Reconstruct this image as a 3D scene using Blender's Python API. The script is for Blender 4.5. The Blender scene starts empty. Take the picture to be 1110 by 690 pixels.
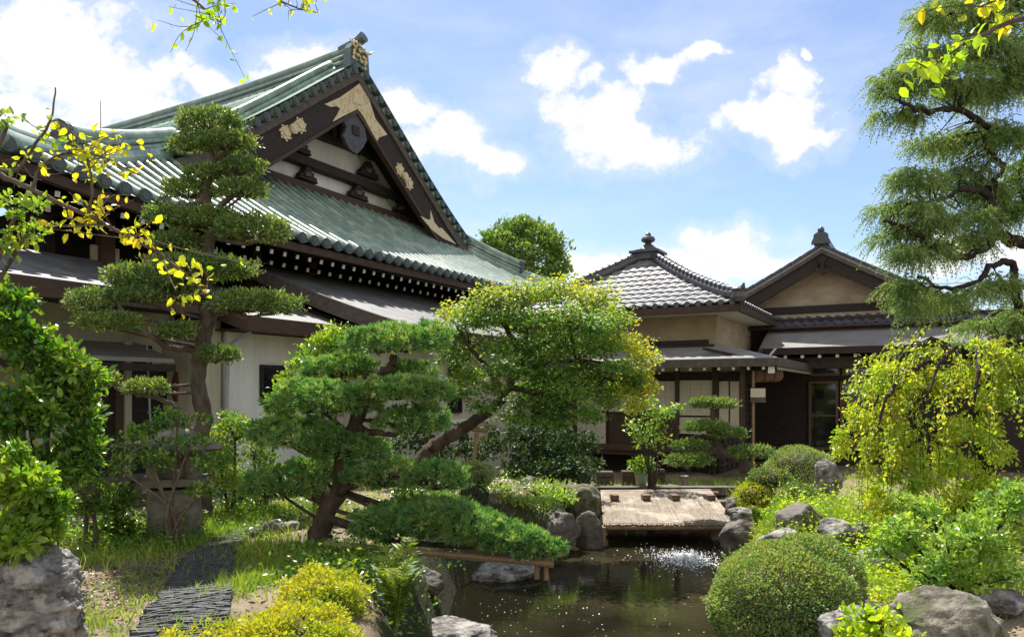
import bpy, bmesh, math, random
import numpy as np
from mathutils import Vector, noise as mnoise

# ------------------------------------------------------------------ camera
C = bpy.context.scene.collection
SC = bpy.context.scene
R = math.radians
F, CX, CY, ZC = 800.0, 555.0, 425.0, 1.6      # focal length, principal point (photo pixels), eye height
cam_d = bpy.data.cameras.new('camera'); cam = bpy.data.objects.new('camera', cam_d); C.objects.link(cam)
cam.location = (0, 0, ZC); cam.rotation_euler = (R(90), 0, 0)
cam_d.sensor_width = 36.0; cam_d.lens = F / 1110.0 * 36.0; cam_d.shift_y = 80.0 / 1110.0
cam_d.clip_start = 0.05; cam_d.clip_end = 3000
SC.camera = cam

# ------------------------------------------------------------------ light
SUN_EL, SUN_AZ = R(58), R(-16)                   # azimuth from +Y, positive to the right
sd = bpy.data.lights.new('sun', 'SUN'); sun = bpy.data.objects.new('sun', sd); C.objects.link(sun)
sd.energy = 4.7; sd.angle = R(0.53); sd.color = (1.0, 0.955, 0.88)
sv = Vector((math.sin(SUN_AZ) * math.cos(SUN_EL), math.cos(SUN_AZ) * math.cos(SUN_EL), math.sin(SUN_EL)))
sun.rotation_euler = (-sv).to_track_quat('-Z', 'Y').to_euler()
sun.location = (0, 0, 40)
SC.view_settings.view_transform = 'Standard'; SC.view_settings.look = 'None'
SC.view_settings.gamma = 1.0; SC.view_settings.use_curve_mapping = False
SC.view_settings.exposure = 0.95
SKY_STRENGTH = 0.098
SC.render.engine = 'CYCLES'
SC.cycles.use_denoising = True
SC.cycles.max_bounces = 7; SC.cycles.diffuse_bounces = 3; SC.cycles.glossy_bounces = 3
SC.cycles.transmission_bounces = 4; SC.cycles.transparent_max_bounces = 6
SC.cycles.caustics_reflective = False; SC.cycles.caustics_refractive = False
SC.cycles.sample_clamp_indirect = 6.0

def build_world():
    w = bpy.data.worlds.new('World'); SC.world = w; w.use_nodes = True
    nt = w.node_tree; nt.nodes.clear(); N = nt.nodes.new; L = nt.links.new
    out = N('ShaderNodeOutputWorld'); bg = N('ShaderNodeBackground'); bg.inputs[1].default_value = SKY_STRENGTH
    L(bg.outputs[0], out.inputs[0])
    sky = N('ShaderNodeTexSky'); sky.sky_type = 'NISHITA'; sky.sun_disc = False
    sky.sun_elevation = SUN_EL; sky.sun_rotation = SUN_AZ
    sky.air_density = 1.0; sky.dust_density = 0.4; sky.ozone_density = 2.2
    tc = N('ShaderNodeTexCoord'); sx = N('ShaderNodeSeparateXYZ'); L(tc.outputs['Generated'], sx.inputs[0])
    def m(op, a, b=None, c=None, clamp=False):
        n = N('ShaderNodeMath'); n.operation = op; n.use_clamp = clamp
        for i, v in enumerate((a, b, c)):
            if v is None: continue
            if isinstance(v, (int, float)): n.inputs[i].default_value = v
            else: L(v, n.inputs[i])
        return n.outputs[0]
    yy = m('MAXIMUM', sx.outputs[1], 0.05)
    u = m('DIVIDE', sx.outputs[0], yy); v = m('DIVIDE', sx.outputs[2], yy)
    uv = N('ShaderNodeCombineXYZ'); L(u, uv.inputs[0]); L(v, uv.inputs[1])
    # warp for ragged cloud edges
    wn = N('ShaderNodeTexNoise'); wn.inputs['Scale'].default_value = 7.0; wn.inputs['Detail'].default_value = 6; wn.inputs['Roughness'].default_value = .6
    L(uv.outputs[0], wn.inputs['Vector'])
    wm = N('ShaderNodeVectorMath'); wm.operation = 'MULTIPLY_ADD'
    L(wn.outputs['Color'], wm.inputs[0]); wm.inputs[1].default_value = (.13, .09, 0); wm.inputs[2].default_value = (-.065, -.045, 0)
    wa = N('ShaderNodeVectorMath'); wa.operation = 'ADD'; L(uv.outputs[0], wa.inputs[0]); L(wm.outputs[0], wa.inputs[1])
    cl = [(40, 45, 125, 80), (120, 95, 85, 42), (10, 125, 110, 45), (330, 58, 55, 22), (300, 78, 30, 16), (225, 100, 45, 17), (170, 122, 60, 16),
          (445, 118, 40, 24), (480, 150, 52, 34), (525, 180, 44, 20), (610, 74, 40, 25), (655, 112, 62, 36),
          (690, 150, 75, 28), (650, 150, 55, 34), (725, 68, 55, 15), (765, 58, 26, 12), (855, 88, 46, 30), (850, 128, 76, 30), (865, 158, 50, 24),
          (873, 54, 10, 7), (790, 268, 62, 26), (800, 290, 90, 18), (742, 285, 60, 22), (650, 290, 60, 20), (1075, 275, 80, 30), (1010, 292, 70, 14)]
    best = None
    for (px, py, rx, ry) in cl:
        s = N('ShaderNodeVectorMath'); s.operation = 'SUBTRACT'; L(wa.outputs[0], s.inputs[0]); s.inputs[1].default_value = ((px - CX) / F, (CY - py) / F, 0)
        d = N('ShaderNodeVectorMath'); d.operation = 'MULTIPLY'; L(s.outputs[0], d.inputs[0]); d.inputs[1].default_value = (F / rx, F / ry, 0)
        ln = N('ShaderNodeVectorMath'); ln.operation = 'LENGTH'; L(d.outputs[0], ln.inputs[0])
        val = m('SUBTRACT', 1.0, ln.outputs['Value'])
        best = val if best is None else m('SMOOTH_MAX', best, val, 0.15)
    fn = N('ShaderNodeTexNoise'); fn.inputs['Scale'].default_value = 15; fn.inputs['Detail'].default_value = 8; fn.inputs['Roughness'].default_value = .62
    L(uv.outputs[0], fn.inputs['Vector'])
    nz = m('MULTIPLY_ADD', fn.outputs['Fac'], 2.6, -1.28)
    tot = m('ADD', best, nz)
    mr = N('ShaderNodeMapRange'); mr.interpolation_type = 'SMOOTHSTEP'; L(tot, mr.inputs[0])
    mr.inputs[1].default_value = -0.10; mr.inputs[2].default_value = 0.50
    front = N('ShaderNodeMapRange'); L(sx.outputs[1], front.inputs[0]); front.inputs[1].default_value = .15; front.inputs[2].default_value = .3
    mask = m('MULTIPLY', mr.outputs[0], front.outputs[0])
    # thin high cirrus; dense unseen clouds behind the camera, added as fill light
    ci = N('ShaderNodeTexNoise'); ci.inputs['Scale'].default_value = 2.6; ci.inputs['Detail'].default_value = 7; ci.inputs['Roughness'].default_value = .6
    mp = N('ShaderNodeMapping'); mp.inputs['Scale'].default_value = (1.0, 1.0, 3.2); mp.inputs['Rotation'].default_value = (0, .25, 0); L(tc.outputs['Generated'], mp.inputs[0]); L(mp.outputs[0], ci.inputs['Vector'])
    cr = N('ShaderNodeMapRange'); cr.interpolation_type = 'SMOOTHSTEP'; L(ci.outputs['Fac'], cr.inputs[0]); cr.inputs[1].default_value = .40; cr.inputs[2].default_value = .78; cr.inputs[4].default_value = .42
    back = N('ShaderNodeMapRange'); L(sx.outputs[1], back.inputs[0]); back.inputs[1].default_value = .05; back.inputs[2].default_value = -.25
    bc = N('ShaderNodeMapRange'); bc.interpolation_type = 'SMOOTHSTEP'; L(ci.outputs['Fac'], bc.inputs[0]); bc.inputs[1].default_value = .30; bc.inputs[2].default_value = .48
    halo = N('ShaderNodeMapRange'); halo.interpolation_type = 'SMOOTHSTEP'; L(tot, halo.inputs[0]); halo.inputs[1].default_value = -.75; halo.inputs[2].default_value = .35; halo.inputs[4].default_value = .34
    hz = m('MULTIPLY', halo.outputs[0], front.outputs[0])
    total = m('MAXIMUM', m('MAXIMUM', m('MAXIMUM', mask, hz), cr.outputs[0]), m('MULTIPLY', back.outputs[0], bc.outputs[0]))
    # soft shading inside the clouds
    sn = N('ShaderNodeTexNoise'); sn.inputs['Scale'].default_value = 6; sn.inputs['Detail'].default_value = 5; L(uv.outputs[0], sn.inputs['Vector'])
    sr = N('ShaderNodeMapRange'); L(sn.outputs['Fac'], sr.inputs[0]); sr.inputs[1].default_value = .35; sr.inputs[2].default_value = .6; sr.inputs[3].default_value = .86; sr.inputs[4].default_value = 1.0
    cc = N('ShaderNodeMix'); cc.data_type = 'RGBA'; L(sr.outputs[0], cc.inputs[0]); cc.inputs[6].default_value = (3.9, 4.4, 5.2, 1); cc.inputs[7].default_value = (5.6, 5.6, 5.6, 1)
    # whitish veil low in the sky: brighter air
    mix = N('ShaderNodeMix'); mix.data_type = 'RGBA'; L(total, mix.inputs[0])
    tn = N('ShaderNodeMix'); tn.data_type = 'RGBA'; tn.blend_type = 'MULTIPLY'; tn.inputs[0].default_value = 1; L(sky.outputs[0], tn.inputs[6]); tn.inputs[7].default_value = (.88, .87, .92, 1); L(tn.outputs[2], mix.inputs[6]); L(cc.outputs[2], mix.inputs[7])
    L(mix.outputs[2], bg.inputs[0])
build_world()

# ------------------------------------------------------------------ frames and helpers
TH = R(29.5); cT, sT = math.cos(TH), math.sin(TH)
def at(px, py, Y): return np.array([(px - CX) / F * Y, Y, ZC + (CY - py) / F * Y])
def gnd(px, py, z=0.0): return at(px, py, (ZC - z) * F / (py - CY))
def W(r, d, z): return np.array([r * cT + d * sT, -r * sT + d * cT, z])      # the buildings' own axes: r to the right, d away
def WA(P):
    P = np.asarray(P, float); return np.stack([P[:, 0] * cT + P[:, 1] * sT, -P[:, 0] * sT + P[:, 1] * cT, P[:, 2]], 1)
def on_r(px, py, r):
    k = (px - CX) / F; Y = r / (k * cT - sT); return np.array([r, k * Y * sT + Y * cT, ZC + (CY - py) / F * Y])
def on_d(px, py, d):
    k = (px - CX) / F; Y = d / (k * sT + cT); return np.array([k * Y * cT - Y * sT, d, ZC + (CY - py) / F * Y])
def rng(seed): return np.random.default_rng(seed)
def nrm(v):
    v = np.asarray(v, float); return v / np.maximum(np.linalg.norm(v, axis=-1, keepdims=True), 1e-9)
def sm(a, b, x):
    t = np.clip((np.asarray(x, float) - a) / (b - a), 0, 1); return t * t * (3 - 2 * t)

def catmull(pts, n=6):
    P = np.asarray(pts, float)
    if len(P) < 3: 
        t = np.linspace(0, 1, n + 1)[:, None]; return P[0] * (1 - t) + P[-1] * t
    Q = np.vstack([2 * P[0] - P[1], P, 2 * P[-1] - P[-2]]); out = []
    for i in range(1, len(Q) - 2):
        p0, p1, p2, p3 = Q[i - 1], Q[i], Q[i + 1], Q[i + 2]
        for k in range(n):
            t = k / n
            out.append(.5 * (2 * p1 + (p2 - p0) * t + (2 * p0 - 5 * p1 + 4 * p2 - p3) * t * t + (3 * p1 - p0 - 3 * p2 + p3) * t ** 3))
    out.append(P[-1]); return np.array(out)

class MB:
    UNIT = (1.0, 0.0)                                  # length of the module a building is measured in, height of its datum
    def __init__(s): s.V = []; s.Fc = []; s.n = 0
    def add(s, V, *faces):
        V = np.asarray(V, float).reshape(-1, 3)
        for f in faces:
            f = np.asarray(f, int)
            if f.size: s.Fc.append(f + s.n)
        s.V.append(V); s.n += len(V); return s
    def box(s, r0, r1, d0, d1, z0, z1):              # in the buildings' axes
        P = [(r, d, z) for z in (z0, z1) for (r, d) in ((r0, d0), (r1, d0), (r1, d1), (r0, d1))]
        return s.hexa(WA(P))
    def xbox(s, x0, x1, y0, y1, z0, z1):
        return s.hexa([(x, y, z) for z in (z0, z1) for (x, y) in ((x0, y0), (x1, y0), (x1, y1), (x0, y1))])
    def hexa(s, V):
        return s.add(V, [(3, 2, 1, 0), (4, 5, 6, 7), (0, 1, 5, 4), (1, 2, 6, 5), (2, 3, 7, 6), (3, 0, 4, 7)])
    def bar(s, a, b, w, h, up=(0, 0, 1)):             # rectangular bar between two points
        a = np.asarray(a, float); b = np.asarray(b, float); t = nrm(b - a); u = np.asarray(up, float)
        x = nrm(np.cross(t, u)); y = np.cross(x, t)
        V = [p + x * i * w / 2 + y * j * h / 2 for p in (a, b) for (i, j) in ((-1, -1), (1, -1), (1, 1), (-1, 1))]
        return s.hexa(V)
    def tube(s, pts, rad, seg=8, cap=True):
        P = np.asarray(pts, float); n = len(P); rad = np.broadcast_to(np.asarray(rad, float), (n,))
        T = nrm(np.gradient(P, axis=0)); ref = np.array([0, 0, 1.0]) if abs(T[0][2]) < .9 else np.array([1.0, 0, 0])
        X = np.zeros((n, 3)); x = nrm(np.cross(T[0], ref))
        for i in range(n):
            x = x - T[i] * np.dot(x, T[i]); x = nrm(x); X[i] = x
        Yv = np.cross(T, X); a = np.linspace(0, 2 * np.pi, seg, endpoint=False)
        V = (P[:, None] + rad[:, None, None] * (np.cos(a)[None, :, None] * X[:, None] + np.sin(a)[None, :, None] * Yv[:, None])).reshape(-1, 3)
        i = np.arange(n - 1)[:, None]; j = np.arange(seg)[None]; k = (j + 1) % seg
        Fq = np.stack([i * seg + j, i * seg + k, (i + 1) * seg + k, (i + 1) * seg + j], -1).reshape(-1, 4)
        s.add(V, Fq)
        if cap:
            b = s.n - len(V)
            s.Fc.append(np.array([[b + q for q in range(seg)][::-1]])); s.Fc.append(np.array([[b + (n - 1) * seg + q for q in range(seg)]]))
        return s
    def grid(s, V):                                    # V (a,b,3)
        V = np.asarray(V, float); a, b = V.shape[:2]; i = np.arange(a - 1)[:, None]; j = np.arange(b - 1)[None]
        Fq = np.stack([i * b + j, i * b + j + 1, (i + 1) * b + j + 1, (i + 1) * b + j], -1).reshape(-1, 4)
        return s.add(V.reshape(-1, 3), Fq)
    def slab(s, V, thick, nvec=(0, 0, 1)):             # a sheet with thickness: V (a,b,3) the top
        V = np.asarray(V, float); a, b = V.shape[:2]; s.grid(V); Wv = V - np.asarray(nvec, float) * thick; s.grid(Wv[::-1])
        for e in ((V[0], Wv[0]), (Wv[-1], V[-1]), (Wv[:, 0], V[:, 0]), (V[:, -1], Wv[:, -1])): s.grid(np.stack(e))
        return s
    def prism(s, poly, off):                           # poly (n,3) planar outline, extruded by off
        P = np.asarray(poly, float); n = len(P); V = np.vstack([P, P + np.asarray(off, float)])
        i = np.arange(n); j = (i + 1) % n
        s.add(V, np.stack([i, j, j + n, i + n], 1)); b = s.n - 2 * n
        s.Fc.append(np.array([[b + q for q in range(n)][::-1]])); s.Fc.append(np.array([[b + n + q for q in range(n)]])); return s
    def disc(s, c, nvec, rad, depth, seg=12):
        nvec = nrm(nvec); ref = np.array([0, 0, 1.0]) if abs(nvec[2]) < .9 else np.array([1.0, 0, 0])
        return s.tube([np.asarray(c, float), np.asarray(c, float) + nvec * depth], rad, seg)
    def lathe(s, c, prof, seg=20):
        c = np.asarray(c, float); a = np.linspace(0, 2 * np.pi, seg, endpoint=False); n = len(prof)
        V = np.array([[c[0] + p * math.cos(t), c[1] + p * math.sin(t), c[2] + z] for (p, z) in prof for t in a])
        i = np.arange(n - 1)[:, None]; j = np.arange(seg)[None]; k = (j + 1) % seg
        return s.add(V, np.stack([i * seg + j, i * seg + k, (i + 1) * seg + k, (i + 1) * seg + j], -1).reshape(-1, 4))
    def build(s, name, mat, parent=None, smooth=False, root=None, recalc=True):
        V = np.vstack(s.V) * s.UNIT[0] + np.array([0, 0, s.UNIT[1]]); o0 = np.zeros(3); p = parent
        while p is not None: o0 = o0 + np.array(p.location); p = p.parent
        me = bpy.data.meshes.new(name); V = V - o0
        lt = np.concatenate([np.full(len(f), f.shape[1]) for f in s.Fc]); li = np.concatenate([f.ravel() for f in s.Fc])
        me.vertices.add(len(V)); me.vertices.foreach_set('co', V.ravel().astype(np.float32))
        me.loops.add(len(li)); me.loops.foreach_set('vertex_index', li.astype(np.int32))
        me.polygons.add(len(lt)); st = np.concatenate([[0], np.cumsum(lt)[:-1]])
        me.polygons.foreach_set('loop_start', st.astype(np.int32)); me.polygons.foreach_set('loop_total', lt.astype(np.int32))
        me.polygons.foreach_set('use_smooth', np.full(len(lt), bool(smooth)))
        me.update(calc_edges=True); me.validate()
        me.materials.append(mat)
        o = bpy.data.objects.new(name, me); C.objects.link(o)
        if parent is not None: o.parent = parent
        return o

def tag(o, label=None, cat=None, group=None, kind=None):
    if label: o['label'] = label
    if cat: o['category'] = cat
    if group: o['group'] = group
    if kind: o['kind'] = kind
    return o
def thing(name, label, cat, loc, group=None):
    o = bpy.data.objects.new(name, None); o.empty_display_size = .2; C.objects.link(o); o.location = [float(v) for v in loc]
    return tag(o, label, cat, group)
def solo(mb, name, mat, label, cat, loc, group=None, smooth=False):   # a thing that is one mesh, with its origin at its base
    o = mb.build(name, mat, None, smooth); loc = np.asarray(loc, float)
    o.data.transform(__import__('mathutils').Matrix.Translation(-Vector(loc))); o.location = loc
    return tag(o, label, cat, group)

# ------------------------------------------------------------------ materials
def lin(c): return tuple(((v / 255.) / 12.92 if v / 255. <= .04045 else ((v / 255. + .055) / 1.055) ** 2.4) for v in c)
def mat(name, c1, c2=None, scale=6.0, rough=.7, bump=0.0, bscale=None, spec=.4, stretch=(1, 1, 1), metal=0.0, detail=6, c3=None, s3=1.2, lo=.35, hi=.68):
    m = bpy.data.materials.new(name); m.use_nodes = True; nt = m.node_tree; b = nt.nodes['Principled BSDF']; N = nt.nodes.new; L = nt.links.new
    b.inputs['Roughness'].default_value = rough; b.inputs['Specular IOR Level'].default_value = spec; b.inputs['Metallic'].default_value = metal
    c2 = c2 or tuple(v * .7 for v in c1)
    tc = N('ShaderNodeTexCoord'); mp = N('ShaderNodeMapping'); mp.inputs['Scale'].default_value = stretch; L(tc.outputs['Object'], mp.inputs[0])
    n = N('ShaderNodeTexNoise'); n.inputs['Scale'].default_value = scale; n.inputs['Detail'].default_value = detail; n.inputs['Roughness'].default_value = .62; L(mp.outputs[0], n.inputs['Vector'])
    r = N('ShaderNodeMapRange'); L(n.outputs['Fac'], r.inputs[0]); r.inputs[1].default_value = lo; r.inputs[2].default_value = hi
    mx = N('ShaderNodeMix'); mx.data_type = 'RGBA'; L(r.outputs[0], mx.inputs[0]); mx.inputs[6].default_value = (*c1, 1); mx.inputs[7].default_value = (*c2, 1)
    col = mx.outputs[2]
    if c3:
        n3 = N('ShaderNodeTexNoise'); n3.inputs['Scale'].default_value = s3; n3.inputs['Detail'].default_value = 5; n3.inputs['Roughness'].default_value = .65; L(tc.outputs['Object'], n3.inputs['Vector'])
        r3 = N('ShaderNodeMapRange'); L(n3.outputs['Fac'], r3.inputs[0]); r3.inputs[1].default_value = .5; r3.inputs[2].default_value = .62
        m3 = N('ShaderNodeMix'); m3.data_type = 'RGBA'; L(r3.outputs[0], m3.inputs[0]); L(col, m3.inputs[6]); m3.inputs[7].default_value = (*c3, 1); col = m3.outputs[2]
    L(col, b.inputs['Base Color'])
    if bump:
        bn = N('ShaderNodeTexNoise'); bn.inputs['Scale'].default_value = bscale or scale * 3; bn.inputs['Detail'].default_value = 7; L(mp.outputs[0], bn.inputs['Vector'])
        bp = N('ShaderNodeBump'); bp.inputs['Strength'].default_value = bump; bp.inputs['Distance'].default_value = .03; L(bn.outputs['Fac'], bp.inputs['Height']); L(bp.outputs[0], b.inputs['Normal'])
    return m
def leafmat(name, cols, trans=.45, tcol=None, rough=.42, spec=.45, gain=1.4):
    cols = [tuple(min(.62, v * gain) for v in c) for c in cols]
    m = bpy.data.materials.new(name); m.use_nodes = True; nt = m.node_tree; b = nt.nodes['Principled BSDF']; N = nt.nodes.new; L = nt.links.new
    g = N('ShaderNodeNewGeometry'); cr = N('ShaderNodeValToRGB'); L(g.outputs['Random Per Island'], cr.inputs[0])
    e = cr.color_ramp.elements
    while len(e) < len(cols): e.new(.5)
    for i, c in enumerate(cols): e[i].position = i / (len(cols) - 1); e[i].color = (*c, 1)
    tc = N('ShaderNodeTexCoord'); nz = N('ShaderNodeTexNoise'); nz.inputs['Scale'].default_value = 2.6; nz.inputs['Detail'].default_value = 3; L(tc.outputs['Object'], nz.inputs['Vector'])    # shoots of one plant differ in hue
    mr = N('ShaderNodeMapRange'); L(nz.outputs['Fac'], mr.inputs[0]); mr.inputs[1].default_value = .3; mr.inputs[2].default_value = .7; mr.inputs[3].default_value = .465; mr.inputs[4].default_value = .525
    hs = N('ShaderNodeHueSaturation'); L(mr.outputs[0], hs.inputs['Hue']); L(cr.outputs[0], hs.inputs['Color'])
    mv = N('ShaderNodeMapRange'); L(nz.outputs['Fac'], mv.inputs[0]); mv.inputs[1].default_value = .3; mv.inputs[2].default_value = .7; mv.inputs[3].default_value = 1.2; mv.inputs[4].default_value = .85; L(mv.outputs[0], hs.inputs['Value']); cr = hs
    L(cr.outputs[0], b.inputs['Base Color']); b.inputs['Roughness'].default_value = rough; b.inputs['Specular IOR Level'].default_value = spec
    t = N('ShaderNodeBsdfTranslucent'); mu = N('ShaderNodeMix'); mu.data_type = 'RGBA'; mu.blend_type = 'MULTIPLY'; mu.inputs[0].default_value = 1
    L(cr.outputs[0], mu.inputs[6]); mu.inputs[7].default_value = (*(tcol or (1.9, 1.75, .55)), 1); L(mu.outputs[2], t.inputs[0])
    ms = N('ShaderNodeMixShader'); ms.inputs[0].default_value = trans; L(b.outputs[0], ms.inputs[1]); L(t.outputs[0], ms.inputs[2])
    L(ms.outputs[0], nt.nodes['Material Output'].inputs[0]); return m

M = {}
M['copper'] = mat('verdigris_copper', (.245, .33, .26), (.13, .195, .155), 3.0, .40, .25, 14, .5, (1, 1, .3), 0, 9, (.33, .41, .33), 1.4)
M['copper_dark'] = mat('aged_copper', (.10, .155, .14), (.06, .085, .08), 3, .4, .2, 18, .5)
M['eave_disc'] = mat('dark_copper_cap', (.085, .105, .10), (.05, .065, .06), 20, .5, .4, 60, .4)
M['wood_dark'] = mat('dark_weathered_timber', (.045, .032, .026), (.022, .016, .013), 5, .75, .4, 22, .3, (1, 1, 6))
M['wood_brown'] = mat('brown_timber', (.085, .05, .034), (.045, .028, .02), 5, .7, .3, 22, .3, (1, 1, 6))
M['wood_grey'] = mat('grey_timber', (.12, .10, .085), (.07, .058, .05), 8, .8, .3, 30, .25)
M['plaster_white'] = mat('white_plaster', (.76, .76, .74), (.62, .62, .58), 2.0, .85, .12, 40, .2, (2.2, 2.2, .25), 0, 8, (.60, .60, .565), .8)
M['plaster_cream'] = mat('cream_plaster', (.47, .445, .35), (.35, .33, .25), 2.0, .9, .12, 40, .2, (2.2, 2.2, .25), 0, 8)
M['plaster_yellow'] = mat('ochre_plaster', (.36, .285, .16), (.27, .21, .115), 3.5, .9, .2, 60, .2, c3=(.385, .31, .18), s3=.8)
M['plaster_stained'] = mat('stained_plaster', (.50, .42, .31), (.34, .26, .18), 1.6, .9, .15, 40, .2, (1, 1, 2.2), 0, 7)
M['gold'] = mat('gilt_metal', (.74, .62, .38), (.50, .39, .19), 30, .45, .5, 60, .6, metal=.2)
M['rafter_white'] = mat('white_painted_timber', (.72, .70, .64), (.6, .58, .52), 8, .8)
M['shingle'] = mat('grey_shingle', (.125, .122, .115), (.07, .067, .062), 5, .55, .5, 40, .45, (1, 1, 1), 0, 8, (.16, .155, .145), 1.8)
M['slate_sheet'] = mat('grey_metal_sheet', (.25, .24, .225), (.18, .172, .16), 2.5, .42, .12, 20, .5)
M['clay_tile'] = mat('smoked_clay_tile', (.27, .27, .27), (.15, .15, .155), 4, .38, .12, 30, .9, c3=(.15, .145, .15), s3=2.2)
M['clay_tile_blue'] = mat('blue_grey_clay_tile', (.075, .08, .115), (.04, .043, .065), 5, .5, .15, 30, .5)
M['shoji'] = mat('shoji_paper', (.60, .55, .42), (.52, .48, .37), 3, .9, 0, None, .15)
M['glass'] = mat('window_glass', (.012, .014, .014), (.008, .01, .01), 2, .05, 0, None, .8)
M['black'] = mat('black_lacquer_frame', (.012, .011, .010), (.007, .007, .007), 5, .5)
M['bark'] = mat('pine_bark', (.10, .07, .05), (.035, .024, .018), 9, .9, 1.0, 22, .15, (1, 1, .35))
M['bark_grey'] = mat('grey_bark', (.15, .12, .095), (.06, .047, .037), 10, .9, .8, 26, .15, (1, 1, .4))
M['bark_dark'] = mat('dark_bark', (.05, .038, .032), (.02, .015, .013), 10, .9, .8, 26, .15, (1, 1, .4))
M['twig_pale'] = mat('pale_twig', (.22, .165, .125), (.11, .08, .06), 14, .85, .3)
M['rock'] = mat('garden_rock', (.28, .262, .24), (.065, .06, .055), 7, .85, 1.0, 22, .25, (1, 1, 1.6), 0, 10, (.37, .35, .32), 6, .38, .62)
M['rock_dark'] = mat('dark_brown_rock', (.16, .135, .115), (.06, .05, .042), 4.5, .7, .9, 14, .35, (1, 1, 1.4), 0, 8)  # darker, browner and less rough than the garden rock
M['rock_moss'] = mat('mossy_rock', (.26, .235, .185), (.075, .07, .05), 6, .9, 1.0, 20, .2, (1, 1, 1), 0, 10, (.085, .10, .035), 3.2, .38, .62)
M['granite'] = mat('weathered_granite', (.27, .235, .19), (.14, .12, .095), 9, .9, .5, 50, .2, c3=(.12, .12, .085), s3=2.2)
M['slate_dark'] = mat('dark_edge_slate', (.085, .085, .09), (.04, .04, .045), 9, .6, .5, 40, .4)
M['bamboo'] = mat('dry_bamboo', (.30, .19, .10), (.19, .115, .06), 12, .5, .15, 40, .4)
M['terracotta'] = mat('glazed_green_pot', (.33, .40, .28), (.24, .3, .2), 4, .35)
M['pot_grey'] = mat('grey_pot', (.2, .2, .19), (.13, .13, .12), 4, .5)
M['red_lacquer'] = mat('worn_red_lacquer', (.16, .045, .025), (.09, .025, .015), 6, .5, .2)
M['metal_grey'] = mat('galvanised_metal', (.35, .35, .36), (.26, .26, .27), 6, .45, 0, None, .5)
M['ridge_tile'] = mat('dark_ridge_tile', (.08, .08, .09), (.045, .045, .05), 6, .4, .2, 30, .5)
M['eave_shade'] = mat('shade_black_timber', (.016, .013, .011), (.01, .008, .007), 6, .95, spec=0.0)  # shade under the hall eave painted in as near-black timber
M['copper_matte'] = mat('dull_copper_roof', (.15, .25, .21), (.08, .15, .13), 1.6, .75, .15, 14, .2)
M['copper_pan'] = mat('shaded_copper_pan', (.055, .08, .068), (.03, .045, .04), 3, .5, .2, 18, .4)  # darkened so the gaps between the ribs carry painted shade
# ------------------------------------------------------------------ ground, pond, sky setting
POND = np.array([(-.45, 4.4), (-.66, 6.2), (-.74, 7.4), (-.72, 9.4), (-.35, 10.3), (.55, 11.0), (1.05, 12.4), (1.35, 15.6), (4.3, 15.6), (4.1, 13.0), (3.6, 11.2), (3.05, 9.9), (2.5, 8.5), (2.2, 7.1), (2.05, 4.8), (.5, 3.9)])
WATER = -.9
def pond_sd(x, y):
    x = np.asarray(x, float); y = np.asarray(y, float); d = np.full(x.shape, 1e9); ins = np.zeros(x.shape, bool)
    n = len(POND)
    for i in range(n):
        a = POND[i]; b = POND[(i + 1) % n]; e = b - a; px = x - a[0]; py = y - a[1]
        t = np.clip((px * e[0] + py * e[1]) / (e @ e), 0, 1); d = np.minimum(d, np.hypot(px - t * e[0], py - t * e[1]))
        c = ((a[1] > y) != (b[1] > y)) & (x < (b[0] - a[0]) * (y - a[1]) / (b[1] - a[1] + 1e-12) + a[0]); ins ^= c
    return np.where(ins, -d, d)
def gz(x, y):
    x = np.asarray(x, float); y = np.asarray(y, float)
    base = -.5 * sm(13, 17, y + .25 * x) * sm(-5.5, -2.5, x) + .04 * np.sin(x * 1.7 + y) * np.cos(y * 1.3) + .03 * np.sin(3.1 * x - 2 * y)
    base = base - .25 * sm(1.6, 2.6, x) * (1 - sm(8.5, 11, y)) * (1 - sm(3.6, 5.0, x))
    rb = x * cT - y * sT; base = base - .27 * (1 - sm(-10.3, -7.6, rb)) * (1 - sm(13, 17, y + .25 * x))
    far = sm(30, 60, np.hypot(x, y)); base = base * (1 - far)
    sd_ = pond_sd(x, y)
    k = sm(-.45, .55, sd_)
    return base * k + (-1.5) * (1 - k)
def g1(x, y): return float(gz(np.array([x]), np.array([y]))[0])
def on_ground(px, py):                                # the ground point seen at a pixel
    z = 0.0
    for _ in range(25):
        p = gnd(px, py, z); z = .5 * z + .5 * g1(p[0], p[1])
    return np.array([p[0], p[1], g1(p[0], p[1])])

def ground_mat():
    m = mat('garden_soil', (.30, .235, .165), (.17, .125, .085), 5, .95, .7, 30, .1, c3=(.13, .13, .06), s3=1.3)
    nt = m.node_tree; N = nt.nodes.new; L = nt.links.new; b = nt.nodes['Principled BSDF']; src = b.inputs['Base Color'].links[0].from_socket     # steep banks turn darker, brown mixed with green
    ge = N('ShaderNodeNewGeometry'); sx = N('ShaderNodeSeparateXYZ'); L(ge.outputs['Normal'], sx.inputs[0]); r = N('ShaderNodeMapRange'); L(sx.outputs[2], r.inputs[0]); r.inputs[1].default_value = .93; r.inputs[2].default_value = .70
    n = N('ShaderNodeTexNoise'); n.inputs['Scale'].default_value = 7; n.inputs['Detail'].default_value = 8; c = N('ShaderNodeValToRGB'); c.color_ramp.elements[0].position = .4; c.color_ramp.elements[1].position = .62; c.color_ramp.elements[0].color = (.045, .036, .026, 1); c.color_ramp.elements[1].color = (.06, .075, .028, 1); L(n.outputs['Fac'], c.inputs[0])
    mx = N('ShaderNodeMix'); mx.data_type = 'RGBA'; L(r.outputs[0], mx.inputs[0]); L(src, mx.inputs[6]); L(c.outputs[0], mx.inputs[7]); L(mx.outputs[2], b.inputs['Base Color'])
    return m
M['soil'] = ground_mat()
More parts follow.
